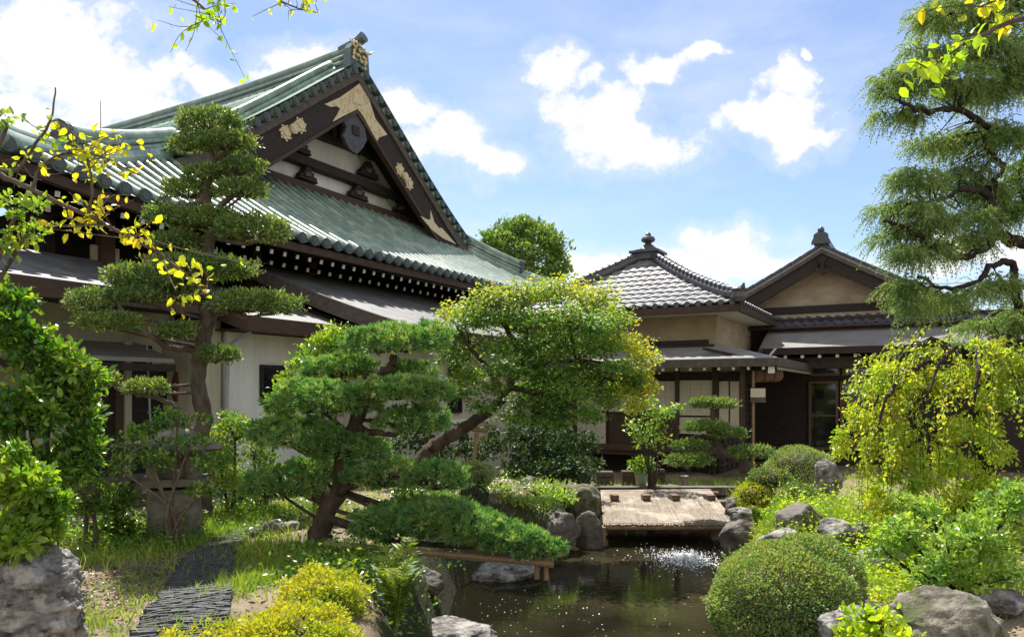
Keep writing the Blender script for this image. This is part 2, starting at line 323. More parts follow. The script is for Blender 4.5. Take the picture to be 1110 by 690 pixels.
def axis(lo, hi, step, far):
    a = np.arange(lo, hi + 1e-6, step); o = np.array([.5, 1, 2, 4, 8, 16, 32, 64, 128, 256, 500.]) 
    return np.concatenate([lo - o[::-1], a, hi + o])
gx = axis(-9, 9, .14, 0); gy = axis(2, 20, .14, 0); GX, GY = np.meshgrid(gx, gy, indexing='ij')
mb = MB(); mb.grid(np.stack([GX, GY, gz(GX, GY)], -1)); tag(mb.build('ground', M['soil'], None, True), kind='structure')

def water_mat():
    m = bpy.data.materials.new('murky_pond_water'); m.use_nodes = True; nt = m.node_tree; b = nt.nodes['Principled BSDF']; N = nt.nodes.new; L = nt.links.new
    b.inputs['Base Color'].default_value = (.034, .029, .013, 1); b.inputs['Roughness'].default_value = .025; b.inputs['IOR'].default_value = 1.33
    tc = N('ShaderNodeTexCoord'); n = N('ShaderNodeTexNoise'); n.inputs['Scale'].default_value = 5; n.inputs['Detail'].default_value = 5
    mp = N('ShaderNodeMapping'); mp.inputs['Scale'].default_value = (1, 1.8, 1); L(tc.outputs['Object'], mp.inputs[0]); L(mp.outputs[0], n.inputs[0])
    bp = N('ShaderNodeBump'); bp.inputs['Strength'].default_value = .11; bp.inputs['Distance'].default_value = .02; L(n.outputs['Fac'], bp.inputs['Height']); L(bp.outputs[0], b.inputs['Normal'])
    n2 = N('ShaderNodeTexNoise'); n2.inputs['Scale'].default_value = .6; n2.inputs['Detail'].default_value = 4; L(tc.outputs['Object'], n2.inputs[0])
    cr = N('ShaderNodeValToRGB'); cr.color_ramp.elements[0].position = .38; cr.color_ramp.elements[1].position = .62
    cr.color_ramp.elements[0].color = (.010, .009, .005, 1); cr.color_ramp.elements[1].color = (.038, .033, .017, 1); L(n2.outputs['Fac'], cr.inputs[0]); L(cr.outputs[0], b.inputs['Base Color'])
    return m
M['water'] = water_mat()
mb = MB(); mb.grid(np.array([[(-2.2, 3, WATER), (5.4, 3, WATER)], [(-2.2, 16.6, WATER), (5.4, 16.6, WATER)]])); tag(mb.build('pond_water', M['water']), kind='structure')

# ------------------------------------------------------------------ the temple hall
RE, RG, RV, DC = -16.2, -22.3, -20.5, 23.4            # eave line, gable wall, verge, centre of the gable
DN, DF = 7.6, 35.6                                     # near and far eave corners
_s = np.array([0, 2.5, 4.15, 5.9, 7.6, 10, 13, 16.5]); _z = np.array([14.9, 13.05, 11.8, 10.55, 9.45, 8.15, 6.95, 6.0])
def prof(s): return np.interp(np.abs(s), _s, _z)
def prof(s, _c=np.polyfit(_s, _z, 4)): return np.polyval(_c, np.abs(s))
def hip_r(d):
    d = np.asarray(d, float)
    return np.where(d < 15.5, RE - 5.3 * (d - DN) / (15.5 - DN), np.where(d > 31.3, RE - 5.3 * (DF - d) / (DF - 31.3), RG))
def upt(d): return .48 * np.clip((13 - d) / 5.4, 0, 1) ** 2 + .7 * np.clip((d - 30) / 5.6, 0, 1) ** 2
def skirt_z(r, d):
    t = np.clip((RE - r) / 6.1, 0, 1.2); return 6.1 + 3.8 * (.8 * t + .2 * t * t) + upt(d) * (1 - np.clip(t, 0, 1)) ** 1.5

MB.UNIT = (.733, .427)                                # the hall's module
hall = thing('temple_hall', 'large temple hall with green copper tile roof and white gable with gilded bargeboards', 'temple', W(-24 * .733, DC * .733, 0))
mb = MB()
dd = np.linspace(DN, DF, 57)
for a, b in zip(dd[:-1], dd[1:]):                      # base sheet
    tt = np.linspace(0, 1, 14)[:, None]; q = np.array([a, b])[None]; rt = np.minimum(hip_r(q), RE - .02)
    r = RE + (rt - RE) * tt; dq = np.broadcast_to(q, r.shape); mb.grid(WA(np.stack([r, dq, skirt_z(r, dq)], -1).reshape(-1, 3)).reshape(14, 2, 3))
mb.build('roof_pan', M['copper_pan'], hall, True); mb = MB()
for d in np.arange(DN + .3, DF - .2, .5):              # rolled ribs
    rt = float(hip_r(d)); r = np.linspace(RE + .05, rt, 14); P = np.stack([r, np.full(14, d), skirt_z(r, d) + .08], 1)
    mb.tube(WA(P), .115, 9)
mb.build('skirt_roof', M['copper'], hall, True)
mb = MB(); md = MB()
for d in np.arange(DN + .3, DF - .2, .5):
    md = MB(); p = W(RE + .05, d, skirt_z(RE, d) + .07); md.disc(p, W(1, 0, 0), .17, .07, 14); md.disc(p + W(.07, 0, 0), W(1, 0, 0), .11, .02, 12); md.build('eave_end_tile', M['eave_disc'], hall)
# side slopes of the main roof with ribs
mb = MB()
def side(sign):
    s = np.linspace(0, 15.8, 24); rr = np.linspace(-20.4, -52, 20)
    S_, R_ = np.meshgrid(s, rr, indexing='ij'); dq = DC + sign * S_; z = prof(S_) + .4 * np.clip((R_ + 32) / 12, 0, 1) ** 2
    # stop at the hip on the gable side
    Rr = np.where(S_ > 7.9, np.minimum(R_, -20.4 + (S_ - 7.9) * 5.2 / 7.9), R_)
    mb.grid(WA(np.stack([Rr, dq, z], -1).reshape(-1, 3)).reshape(24, 20, 3))
    for r in np.arange(-21.6, -52, -.5):
        s2 = np.linspace(0, 15.8, 14); P = np.stack([np.full(14, r), DC + sign * s2, prof(s2) + .4 * np.clip((r + 32) / 12, 0, 1) ** 2 + .04], 1); mb.tube(WA(P), .13, 6)
side(-1); side(1)
mb.build('main_roof', M['copper_matte'], hall, True)
# verge tiles with round ends
mb = MB(); md = MB()
for sg in (-1, 1):
    for s in np.arange(.35, 8.6, .46):
        z = prof(s) + .12; d = DC + sg * s
        mb.tube([W(RV - .75, d, z + .05), W(RV + .08, d, z)], .15, 10)
        md = MB(); md.disc(W(RV + .08, d, z), W(1, 0, 0), .17, .06, 14); md.disc(W(RV + .14, d, z), W(1, 0, 0), .10, .02, 12); md.build('verge_end_tile', M['eave_disc'], hall)
mb.build('verge_tile', M['copper'], hall, True)
# descending ridges beside the verge
for sg in (-1, 1):
    mb = MB(); s = np.linspace(.6, 8.4, 18); base = np.stack([np.full(18, RV - 1.0), DC + sg * s, prof(s)], 1)
    for (dr, dz, rad) in ((-.0, .62, .17), (.22, .36, .12), (-.22, .36, .12)): mb.tube(WA(base + [dr, 0, dz]), rad, 10)
    for (dr, dz, rad) in ((0, .12, .3),): mb.tube(WA(base + [dr, 0, dz]), rad, 8)
    e = base[-1]; o_ = mb.build('descending_ridge', M['copper'], hall, True)
    md = MB(); md.disc(W(e[0], e[1], e[2] + .55), W(0, sg, -.4), .30, .14, 16); md.disc(W(e[0], e[1] + sg * .05, e[2] + .18), W(0, sg, -.4), .26, .1, 16)
    md.build('end_cap', M['eave_disc'], o_)
# hip ridges
def hip(d0, d1, far, t0, t1, big):
    mb = MB(); t = np.linspace(t0, t1, 20); d = d0 + (d1 - d0) * t; r = RE - 5.3 * t
    base = np.stack([r, d, skirt_z(r, d)], 1); up = [0, 0, .1]
    h = .75 if big else .34
    mb.tube(WA(base + [0, 0, .1]), .30, 8); mb.tube(WA(base + [0, 0, h]), .17, 10)
    if big:
        for q in (.33, .52): 
            mb.tube(WA(base + [.16, -.1, q]), .085, 8); mb.tube(WA(base + [-.16, .1, q]), .085, 8)
    o_ = mb.build('hip_ridge', M['copper'] , hall, True); e = base[0]
    dirv = WA([(base[0] - base[1])])[0]; dirv = nrm(dirv)
    md = MB(); c = WA([e])[0] + np.array([0, 0, h * .55]); md.disc(c, dirv, .34 if big else .24, .14, 18); md.disc(c + np.array([0, 0, h * .5]), dirv, .2, .25, 14)
    md.disc(c + dirv * .14, dirv, .2, .04, 14); md.build('ridge_end_ornament', M['eave_disc'], o_)
hip(DN, 15.5, False, .0, .34, False); hip(DN, 15.5, False, .30, 1.0, True)
hip(DF, 31.3, True, .0, .5, False); hip(DF, 31.3, True, .45, 1.0, True)
# main ridge: stacked courses with a round cap
def ridge_z(r): return 14.52 + .42 * np.clip((r + 31) / 10.5, 0, 1) ** 2
rr = np.linspace(RV - .25, -52, 26); z = ridge_z(rr); one = np.full(26, DC)
ridge = None
mb = MB(); 
for (z0, z1, w) in ((-.1, .28, .36), (.28, .52, .30), (.62, .80, .24)):
    for sg in (-1, 1): mb.grid(WA(np.stack([np.stack([rr, one + sg * w, z + z0], 1), np.stack([rr, one + sg * w, z + z1], 1)], 1).reshape(-1, 3)).reshape(26, 2, 3))
    mb.grid(WA(np.stack([np.stack([rr, one - w, z + z1], 1), np.stack([rr, one + w, z + z1], 1)], 1).reshape(-1, 3)).reshape(26, 2, 3))
ridge = mb.build('main_ridge', M['copper_dark'], hall)
mb = MB(); 
for (dz, w, rad) in ((.95, 0, .17), (.56, .30, .075), (.56, -.30, .075), (.28, .36, .085), (.28, -.36, .085)): mb.tube(WA(np.stack([rr, one + w, z + dz], 1)), rad, 8)
mb.build('ridge_roll', M['copper'], ridge, True)
# ornament at the ridge end with gilded crest
z0 = float(ridge_z(RV)); mb = MB()
pl = [(-.62, -.15), (-.55, .75), (-.36, 1.05), (.36, 1.05), (.55, .75), (.62, -.15), (.3, -.05), (0, .08), (-.3, -.05)]
mb.prism(WA([(RV - .3, DC + a, z0 + b * .9) for a, b in pl]), W(.34, 0, 0))
mb.tube(WA([(RV - 1.0, DC, z0 + .98), (RV - .4, DC, z0 + 1.06), (RV - .05, DC, z0 + 1.12), (RV + .28, DC, z0 + 1.26)]), [.17, .19, .2, .23], 12)
orn = mb.build('ridge_end_ornament', M['copper_dark'], hall)
mb = MB(); g = rng(5)
for k in range(46):
    a, b = g.uniform(-.42, .42), g.uniform(.08, .95); q = g.uniform(.05, .1)
    mb.lathe([0, 0, 0], [(0, -q), (q * .8, -q * .5), (q, 0), (q * .7, q * .6), (0, q)], 7); V = mb.V[-1]; V[:] = V * [.8, .8, 1] + W(RV + .06 + g.uniform(0, .06), DC + a, z0 + b)
for sg in (-1, 1): mb.tube(WA([(RV + .1, DC + sg * .3, z0 + .7), (RV + .16, DC + sg * .55, z0 + .8), (RV + .12, DC + sg * .75, z0 + .98)]), [.07, .05, .01], 7)
mb.build('gilt_crest', M['gold'], orn, True)
# barge boards: two layers following the verge
def barge(sg, o0, o1, r0, r1, s1=8.9):
    s = np.linspace(0, s1, 22); up = prof(s) - o0; dn = prof(s) - o1 - .25 * np.clip((s - 5) / 4, 0, 1)
    top = np.stack([np.full(22, 0), DC + sg * s, up], 1); bot = np.stack([np.full(22, 0), DC + sg * s, dn], 1)
    mb.slab(WA(np.stack([top + [r1, 0, 0], bot + [r1, 0, 0]]).reshape(-1, 3)).reshape(2, 22, 3), r1 - r0, W(1, 0, 0))
for sg in (-1, 1):
    mb = MB(); barge(sg, .05, .42, RV - .3, RV - .02); ot = mb.build('verge_fascia', M['wood_grey'], hall)
    mb = MB(); barge(sg, .425, 1.62, RV - .32, RV - .12, 8.7); bb = mb.build('barge_board', M['wood_dark'], hall)
    mb = MB(); barge(sg, 1.625, 1.78, RV - .36, RV - .08, 8.7); mb.build('edge_moulding', M['wood_brown'], bb)
mb = MB(); s = np.linspace(-8.8, 8.8, 40)                # boarded underside of the verge
mb.grid(WA(np.stack([np.stack([np.full(40, RG - .1), DC + s, prof(s) - .3], 1), np.stack([np.full(40, RV - .1), DC + s, prof(s) - .3], 1)]).reshape(-1, 3)).reshape(2, 40, 3)); mb.build('verge_soffit', M['wood_dark'], hall)
def plate(name, pts, r, th, m, parent):                  # outline on a plane parallel to the gable, given its thickness
    P = np.array([on_r(px, py, r) for px, py in pts]); mb = MB(); mb.prism(WA(P), W(-th, 0, 0)); return mb.build(name, m, parent)
plate('gilt_plate', [(352, 113), (359, 116), (365, 115), (369, 118), (366, 124), (361, 132), (372, 126), (388, 118), (394, 126), (402, 141), (409, 153), (411, 149), (420, 146), (414, 138), (407, 129), (401, 110), (394, 87), (384, 95), (368, 106)], RV - .07, .05, M['gold'], hall)
def scrolls(pts, r, n, seed, rad=.075):                  # chased relief on a gilt plate
    g = rng(seed); Q = np.array(pts, float); mb = MB(); k = 0; m_ = len(Q)
    while k < n:
        x, y = g.uniform(Q[:, 0].min(), Q[:, 0].max()), g.uniform(Q[:, 1].min(), Q[:, 1].max())
        def inside(px, py): return sum(((Q[i][1] > py) != (Q[(i + 1) % m_][1] > py)) and (px < (Q[(i + 1) % m_][0] - Q[i][0]) * (py - Q[i][1]) / (Q[(i + 1) % m_][1] - Q[i][1]) + Q[i][0]) for i in range(m_)) % 2 == 1
        if not all(inside(x + a, y + b) for a, b in ((0, 0), (1.6, 0), (-1.6, 0), (0, 1.6), (0, -1.6))): continue
        c = on_r(x, y, r); t = np.linspace(0, 4.2 * g.choice([-1, 1]), 9) + g.uniform(0, 6); q = rad * np.linspace(1, .25, 9) * g.uniform(.7, 1.2); mb.tube(WA(np.stack([np.full(9, r), c[1] + q * np.cos(t), c[2] + q * np.sin(t)], 1)), .022, 6); k += 1
    return mb
APX = [(352, 113), (359, 116), (365, 115), (369, 118), (366, 124), (361, 132), (372, 126), (388, 118), (394, 126), (402, 141), (409, 153), (411, 149), (420, 146), (414, 138), (407, 129), (401, 110), (394, 87), (384, 95), (368, 106)]
scrolls(APX, RV - .065, 60, 3).build('scroll_pattern', M['gold'], [o for o in hall.children if o.name.startswith('gilt_plate')][0])
pq = plate('gilt_plate', [(384, 99), (394, 106), (393, 114), (383, 111)], RV - .035, .03, M['gold'], hall)
plate('gilt_plate', [(456, 234), (464, 238), (467, 238), (467, 228), (471, 241), (476, 247), (479, 247), (495, 265), (480, 258), (468, 249)], RV - .07, .05, M['gold'], hall)
def flower(c1, c2, r):
    a = on_r(*c1, r); b = on_r(*c2, r); mb = MB(); mid = (a + b) / 2; ax = b - a
    for q, n, rad in ((-.5, 7, .17), (.5, 7, .17)):
        c = mid + ax * q
        for k in range(n):
            t = 2 * math.pi * k / n; mb.disc(W(*(c + [0, rad * math.cos(t), rad * math.sin(t)])), W(1, 0, 0), .085, .05, 9)
            mb.disc(W(*(c + [0, rad * 1.6 * math.cos(t + .4), rad * 1.6 * math.sin(t + .4)])), W(1, 0, 0), .045, .045, 8)
        mb.disc(W(*c), W(1, 0, 0), .12, .08, 12)
    mb.disc(W(*mid), W(1, 0, 0), .19, .12, 16); mb.disc(W(*mid) + W(.1, 0, 0), W(1, 0, 0), .12, .05, 14)
    mb.build('gilt_flower_fitting', M['gold'], hall)
flower((309, 144), (325, 136), RV - .12); flower((433, 184), (443, 199), RV - .12)
# hanging pendant
P = plate('gable_pendant', [(379, 121), (373, 132), (376, 138), (372, 147), (377, 158), (382, 164), (387, 167), (393, 161), (398, 152), (396, 142), (400, 136), (394, 125), (388, 117)], RV - .16, .16, M['slate_dark'], hall)
plate('carved_boss', [(383, 135), (390, 138), (390, 148), (383, 145)], RV - .10, .055, M['wood_dark'], P)
# gable wall, tie beams, struts
s = np.linspace(-9.0, 9.0, 40)
def base_z(d): return skirt_z(RG, d) - .15
mb = MB(); mb.grid(WA(np.stack([np.stack([np.full(40, RG), DC + s, base_z(DC + s)], 1), np.stack([np.full(40, RG), DC + s, np.maximum(prof(s) - .35, base_z(DC + s))], 1)]).reshape(-1, 3)).reshape(2, 40, 3)); mb.build('gable_wall', M['plaster_white'], hall)
zb = lambda px, py, r: on_r(px, py, r)
def beam(name, pts, r, th, m): return plate(name, pts, r, th, m, hall)
beam('sill_beam', [(270, 175), (284, 181), (438, 233), (475, 246), (475, 252), (438, 240), (284, 190), (270, 184)], RG + .35, .34, M['wood_brown'])
beam('rainbow_beam', [(292, 161), (312, 162), (340, 172), (380, 187), (420, 204), (446, 215), (444, 221), (420, 212), (380, 196), (340, 181.5), (318, 173), (292, 168)], RG + .5, .45, M['wood_dark'])
beam('upper_tie_beam', [(335, 136), (350, 143), (378, 153), (405, 165), (420, 171), (419, 176), (405, 171), (378, 159.5), (350, 149), (335, 142)], RG + .45, .4, M['wood_dark'])
def strut(cx, cy, w, h, r):
    q = [(-1, 1), (-.82, .55), (-.9, .35), (-.5, .3), (-.55, -.1), (-.3, -.2), (-.32, -.6), (-.12, -.7), (-.1, -1), (.14, -1), (.16, -.66), (.34, -.55), (.32, -.15), (.58, -.05), (.52, .35), (.92, .5), (.84, .7), (1, 1.1)]
    o_ = plate('carved_strut', [(cx + a * w, cy + (-b) * h * -1 + a * w * .36) for a, b in q], r, .3, M['wood_dark'], hall)
    plate('carved_boss', [(cx + a * w * .3, cy + b * h * .3 + h * .2) for a, b in ((-1, -1), (1, -.7), (.9, 1), (-.9, .8))], r + .12, .12, M['wood_grey'], o_)
strut(335, 187, 10, 8, RG + .42); strut(390, 207, 10, 7.5, RG + .42); strut(437, 224, 7, 6, RG + .42)
strut(329, 157, 9, 8, RG + .44); strut(401, 183, 10, 8, RG + .44)
for x in (361, 369): beam('gable_post', [(x, 121), (x + 4, 120), (x + 4, 150), (x, 149)], RG + .3, .25, M['wood_grey'])
mb = MB(); s = np.linspace(.8, 8.6, 16)
for sg in (-1, 1): mb.slab(WA(np.stack([np.stack([np.full(16, RG + .2), DC + sg * s, prof(s) - 1.0], 1), np.stack([np.full(16, RG + .2), DC + sg * s, prof(s) - 1.3], 1)]).reshape(-1, 3)).reshape(2, 16, 3), .15, W(1, 0, 0))
mb.build('rake_trim', M['copper'], hall)
# eave underside: fascia, soffit, two rows of rafters with white ends, corner rafter, wall
dq = np.linspace(DN, DF, 60); mb = MB()
mb.slab(WA(np.stack([np.stack([np.full(60, RE - .05), dq, 6.0 + upt(dq)], 1), np.stack([np.full(60, RE - .05), dq, 5.78 + upt(dq)], 1)]).reshape(-1, 3)).reshape(2, 60, 3), .2, W(1, 0, 0)); mb.build('eave_fascia', M['wood_brown'], hall)
mb = MB(); mb.grid(WA(np.stack([np.stack([np.full(60, RE - .1), dq, 5.99 + upt(dq)], 1), np.stack([np.full(60, RE - 2.6), dq, 6.35 + upt(dq) * .5], 1)]).reshape(-1, 3)).reshape(2, 60, 3)); mb.build('eave_soffit', M['eave_shade'], hall)
ra = MB(); re_ = MB()
for row, (r0, dz, off) in enumerate(((RE - .32, 5.66, 0), (RE - 1.15, 5.52, .25))):
    for d in np.arange(DN + 1.0 + off, DF - .6, .5):
        u = float(upt(d)); a = W(r0, d, dz + u); b = W(r0 - 1.6, d, dz + .42 + u * .6); ra.bar(a, b, .10, .12)
        t = nrm(a - b); one = MB(); one.bar(a - t * .001 + t * .004, a + t * .03, .102, .122); nre = globals().get('nre', 0) + 1
        if nre <= 98: one.build('rafter_end', M['rafter_white'], hall)
        else: re_.V += one.V; re_.Fc += [f + re_.n for f in one.Fc]; re_.n += one.n
ra.build('rafters', M['eave_shade'], hall); tag(re_.build('rafter_ends', M['rafter_white'], hall), kind='stuff')
mb = MB(); mb.bar(W(RE - .55, DN + .55, 6.35), W(RE - 2.6, DN + 3.2, 6.25), .3, .34); cr_ = mb.build('corner_rafter', M['wood_dark'], hall)
mb = MB(); a = W(RE - .55, DN + .55, 6.35); b = W(RE - 2.6, DN + 3.2, 6.25); t = nrm(a - b); mb.bar(a + t * .004, a + t * .05, .31, .35); mb.build('rafter_end', M['rafter_white'], cr_)
mb = MB(); mb.box(-50, RE - 2.4, 10.2, 34.5, 0.0, 6.2); mb.build('hall_wall', M['eave_shade'], hall)
mb = MB()
for d in (11.2, 13.6, 16, 18.4): mb = MB(); mb.box(RE - 2.4, RE - 2.12, d, d + .36, .5, 6.1); mb.build('wall_post', M['wood_brown'], hall)
for d in (10.6, 12.0, 12.75): mb = MB(); mb.box(RE - 2.39, RE - 2.3, d + .45, d + 1.18, 4.75, 5.35); mb.build('wall_panel', M['plaster_stained'], hall)

MB.UNIT = (1.0, 0.0)
# ------------------------------------------------------------------ shingled lean-to roof under the hall eave
ann = thing('shingled_annex', 'annex with broad grey shingle roof tucked under the green hall eave', 'annex', W(-12.5, 15, 0))
def mid_roof_z(r):
    t = (-9.1 - r) / 4.6; return 2.96 + 1.68 * (.8 * t + .2 * t * t)
r = np.linspace(-9.1, -13.5, 14); d = np.linspace(11.5, 18.6, 12); A, B = np.meshgrid(r, d, indexing='ij')
mb = MB(); mb.slab(WA(np.stack([A, B, mid_roof_z(A)], -1).reshape(-1, 3)).reshape(14, 12, 3), .12); mb.build('roof', M['shingle'], ann)
mb = MB(); P = np.stack([r, np.full(14, 11.42), mid_roof_z(r)], 1)
mb.slab(WA(np.stack([P + [0, 0, .05], P - [0, 0, .27]]).reshape(-1, 3)).reshape(2, 14, 3), .12, W(0, -1, 0)); mb.build('verge_board', M['wood_grey'], ann)
mb = MB(); mb.box(-9.12, -9.04, 11.4, 18.6, 2.66, 2.93); mb.build('eave_board', M['wood_brown'], ann)
mb = MB(); mb.box(-13.4, -9.7, 11.9, 18.2, -.8, 2.86); mb.build('wall', M['plaster_cream'], ann)

# ------------------------------------------------------------------ low white wing along the garden
wing = thing('white_plaster_wing', 'low white plastered wing with grey roof, small dark square window and downpipe', 'building', W(-11.5, 12.5, 0))
def low_roof(root, d0, d1, z0, re, r_top):
    r = np.linspace(re, r_top, 16); d = np.linspace(d0, d1, 10); A, B = np.meshgrid(r, d, indexing='ij')
    def wroof(q): return z0 + .31 * (re - q)
    mb = MB(); mb.slab(WA(np.stack([A, B, wroof(A)], -1).reshape(-1, 3)).reshape(16, 10, 3), .1); mb.build('roof', M['shingle'], root)
    mb = MB(); mb.box(re - .06, re + .02, d0 - .02, d1 + .02, z0 - .27, z0 - .015); mb.build('eave_board', M['wood_brown'], root)
    mb = MB(); mb.box(re - .85, re - .07, d0, d1, z0 - .24, z0 - .21); mb.build('soffit', M['wood_dark'], root)
    for dv in (d0 - .06, d1 + .02):
        P = np.stack([r, np.full(16, dv), wroof(r)], 1); mb = MB(); mb.slab(WA(np.stack([P + [0, 0, .03], P - [0, 0, .27]]).reshape(-1, 3)).reshape(2, 16, 3), .05, W(0, -1, 0)); mb.build('verge_board', M['wood_brown'], root)
RW = -11.2
low_roof(wing, 8.97, 11.86, 2.95, -10.4, -13.5)
mb = MB(); mb.box(-13.4, RW, 9.2, 11.88, -.7, 2.74); mb.build('wall', M['plaster_white'], wing)
def wall_window(root, p0, p1, r, bar_h=False):
    d0, z1 = on_r(*p0, r)[1:]; d1, z0 = on_r(*p1, r)[1:]
    fr = MB(); w = .06
    fr.box(r + .002, r + .06, d0, d1, z1 - w, z1); fr.box(r + .002, r + .06, d0, d1, z0, z0 + w); fr.box(r + .002, r + .06, d0, d0 + w, z0 + w, z1 - w); fr.box(r + .002, r + .06, d1 - w, d1, z0 + w, z1 - w)
    if bar_h: fr.box(r + .012, r + .05, (d0 + d1) / 2 - .02, (d0 + d1) / 2 + .02, z0 + w, z1 - w)
    f = fr.build('window', M['black'], root); mb = MB(); mb.box(r + .003, r + .02, d0 + w, d1 - w, z0 + w, z1 - w); mb.build('pane', M['glass'], f)
wall_window(wing, (281, 395), (309, 433), RW)
wall_window(ann, (485, 395), (499, 447), -9.7)
mb = MB()
for py in (409, 457):
    p = on_r(470, py, -9.7); q = on_r(528, py, -9.7); mb.box(-9.698, -9.63, p[1], q[1], p[2] - .06, p[2] + .03)
mb.build('wall_moulding', M['rafter_white'], ann)
mb = MB(); p = W(-11.1, 9.1, 2.5); mb.tube([W(-10.5, 9.12, 2.66), W(-10.8, 9.12, 2.58), W(-11.08, 9.12, 2.45), W(-11.12, 9.12, 1.5), W(-11.12, 9.12, -.3)], .035, 10); mb.build('downpipe', M['metal_grey'], wing)

# ------------------------------------------------------------------ dark porch wing at the left
porch = thing('porch_wing', 'shaded porch wing at left with dark doors, cream posts and grey shingle roof', 'building', W(-11.8, 4.5, 0))
RP = -12.48
low_roof(porch, -1.2, 8.7, 3.2, -10.75, -13.55)
mb = MB(); mb.box(-13.55, RP, -1.0, 9.05, -.5, 3.4); mb.build('wall', M['plaster_cream'], porch)
mb = MB()                                                 # small pent roof over the doors
r = np.linspace(-11.46, RP, 4); d = np.linspace(3.1, 8.3, 4); A, B = np.meshgrid(r, d, indexing='ij'); mb.slab(WA(np.stack([A, B, 2.18 + (-11.46 - A) * .3], -1).reshape(-1, 3)).reshape(4, 4, 3), .07); mb.build('pent_roof', M['slate_sheet'], porch)
mb = MB(); mb.box(-11.54, -11.42, 3.1, 8.3, 1.96, 2.08); mb.build('gutter', M['wood_dark'], porch)
def wall_rect(name, x0, y0, x1, y1, m, th=.06, r=RP, parent=None):
    a = on_r(x0, (y0 + y1) / 2, r); b = on_r(x1, (y0 + y1) / 2, r); zt = on_r((x0 + x1) / 2, y0, r)[2]; zb_ = on_r((x0 + x1) / 2, y1, r)[2]
    mb = MB(); mb.box(r + .002, r + th, a[1], b[1], max(zb_, -.3), zt); return mb.build(name, m, parent or porch)
dr = wall_rect('door', 84, 374, 121, 540, M['wood_dark'], .05); wall_rect('door_panel', 92, 388, 112, 470, M['black'], .08, parent=dr)
wall_rect('post', 121, 372, 129, 540, M['wood_brown'], .12); wall_rect('post', 130, 370, 137, 540, M['plaster_cream'], .16)
w_ = wall_rect('window', 137, 374, 162, 401, M['black'], .08); wall_rect('pane', 139, 377, 160, 398, M['glass'], .10, parent=w_)
wall_rect('post', 193, 374, 197, 520, M['wood_dark'], .12)
cab = wall_rect('door', 133, 402, 192, 520, M['black'], .14)
for k in range(5): wall_rect('door_rail', 137, 410 + k * 16, 180, 413 + k * 16, M['wood_dark'], .17, parent=cab)
mb = MB(); mb.box(RP + .02, -11.25, 8.78, 9.1, -.4, 2.9); mb.build('side_wall', M['plaster_cream'], porch)
p = on_r(198, 413, -12.1); mb = MB(); q = np.linspace(0, 2 * np.pi, 28, endpoint=False)
P = np.stack([np.full(28, -12.11), p[1] + .22 * np.cos(q) + .09 * np.sin(q), p[2] + .4 * np.sin(q)], 1); mb.prism(WA(P), W(.09, 0, 0)); P2 = P * 1.0; P2[:, 1] = p[1] + (P[:, 1] - p[1]) * .8; P2[:, 2] = p[2] + (P[:, 2] - p[2]) * .84; P2[:, 0] += .091; mb.prism(WA(P2), W(.02, 0, 0))
solo(mb, 'wooden_gong', M['red_lacquer'], 'worn red-brown oval board hanging in the dark porch', 'gong', W(-12.05, p[1], p[2] - .36))
p0, p1 = on_r(159, 372, -12.0), on_r(167, 470, -12.0); mb = MB(); mb.tube([W(*p0), W(p1[0], p1[1], -.28)], .018, 8)
solo(mb, 'pole', M['metal_grey'], 'thin grey pole leaning in the dark porch beside the red oval board', 'pole', W(p1[0], p1[1], -.28))
mb = MB(); mb.box(-11.5, -11.28, 5.9, 7.7, .16, .25); mb.box(-11.47, -11.31, 6.0, 6.12, -.35, .158); mb.box(-11.47, -11.31, 7.48, 7.6, -.35, .158)
solo(mb, 'bench', M['wood_grey'], 'low grey wooden bench in front of the porch wall', 'bench', W(-11.4, 6.8, -.3))

# ------------------------------------------------------------------ pyramid-roofed reception house with veranda
house = thing('reception_house', 'house with pyramid tile roof, finial, ochre upper wall and shoji veranda', 'house', W(-7.6, 21.9, -.5))
rA, dA, SZ = -4.06, 18.4, 7.0; rc, dc_, ZE, ZA = rA - SZ / 2, dA + SZ / 2, 3.82, 5.78
def tile_face(mbx, c0, c1, apex, col=.27, row=.36, amp=.015, step=.04):
    c0, c1, apex = (np.asarray(v, float) for v in (c0, c1, apex)); Wd = np.linalg.norm(c1 - c0); ex = (c1 - c0) / Wd; mid = (c0 + c1) / 2; up = apex - mid; H = np.linalg.norm(up); ey = up / H
    nv = nrm(np.cross(ex, ey)); nv = nv if nv[2] > 0 else -nv; nrow = int(H / row); nu = int(Wd / col * 6)
    ucoord = np.linspace(-Wd / 2, Wd / 2, nu)
    for k in range(nrow):
        v0, v1 = k * H / nrow, (k + 1) * H / nrow + .03
        rows = []
        for v, h in ((v0, -.004), (v0, step), (v1, .0)):
            lim = Wd / 2 * (1 - min(v, H) / H); u = np.clip(ucoord, -lim, lim)
            ph = u / col * 2 * np.pi; wv = amp * (np.sin(ph) + .35 * np.sin(2 * ph + .6))
            sag = -.10 * np.sin(np.pi * min(v / H, 1))
            rows.append(mid + u[:, None] * ex + v * ey + (wv + h + sag)[:, None] * nv)
        mbx.grid(np.array(rows))
apx = W(rc, dc_, ZA); cs = [W(rA - SZ, dA, ZE), W(rA, dA, ZE), W(rA, dA + SZ, ZE), W(rA - SZ, dA + SZ, ZE)]
mb = MB()
for i in range(4): tile_face(mb, cs[i], cs[(i + 1) % 4], apx)
proof = mb.build('tiled_roof', M['clay_tile'], house)
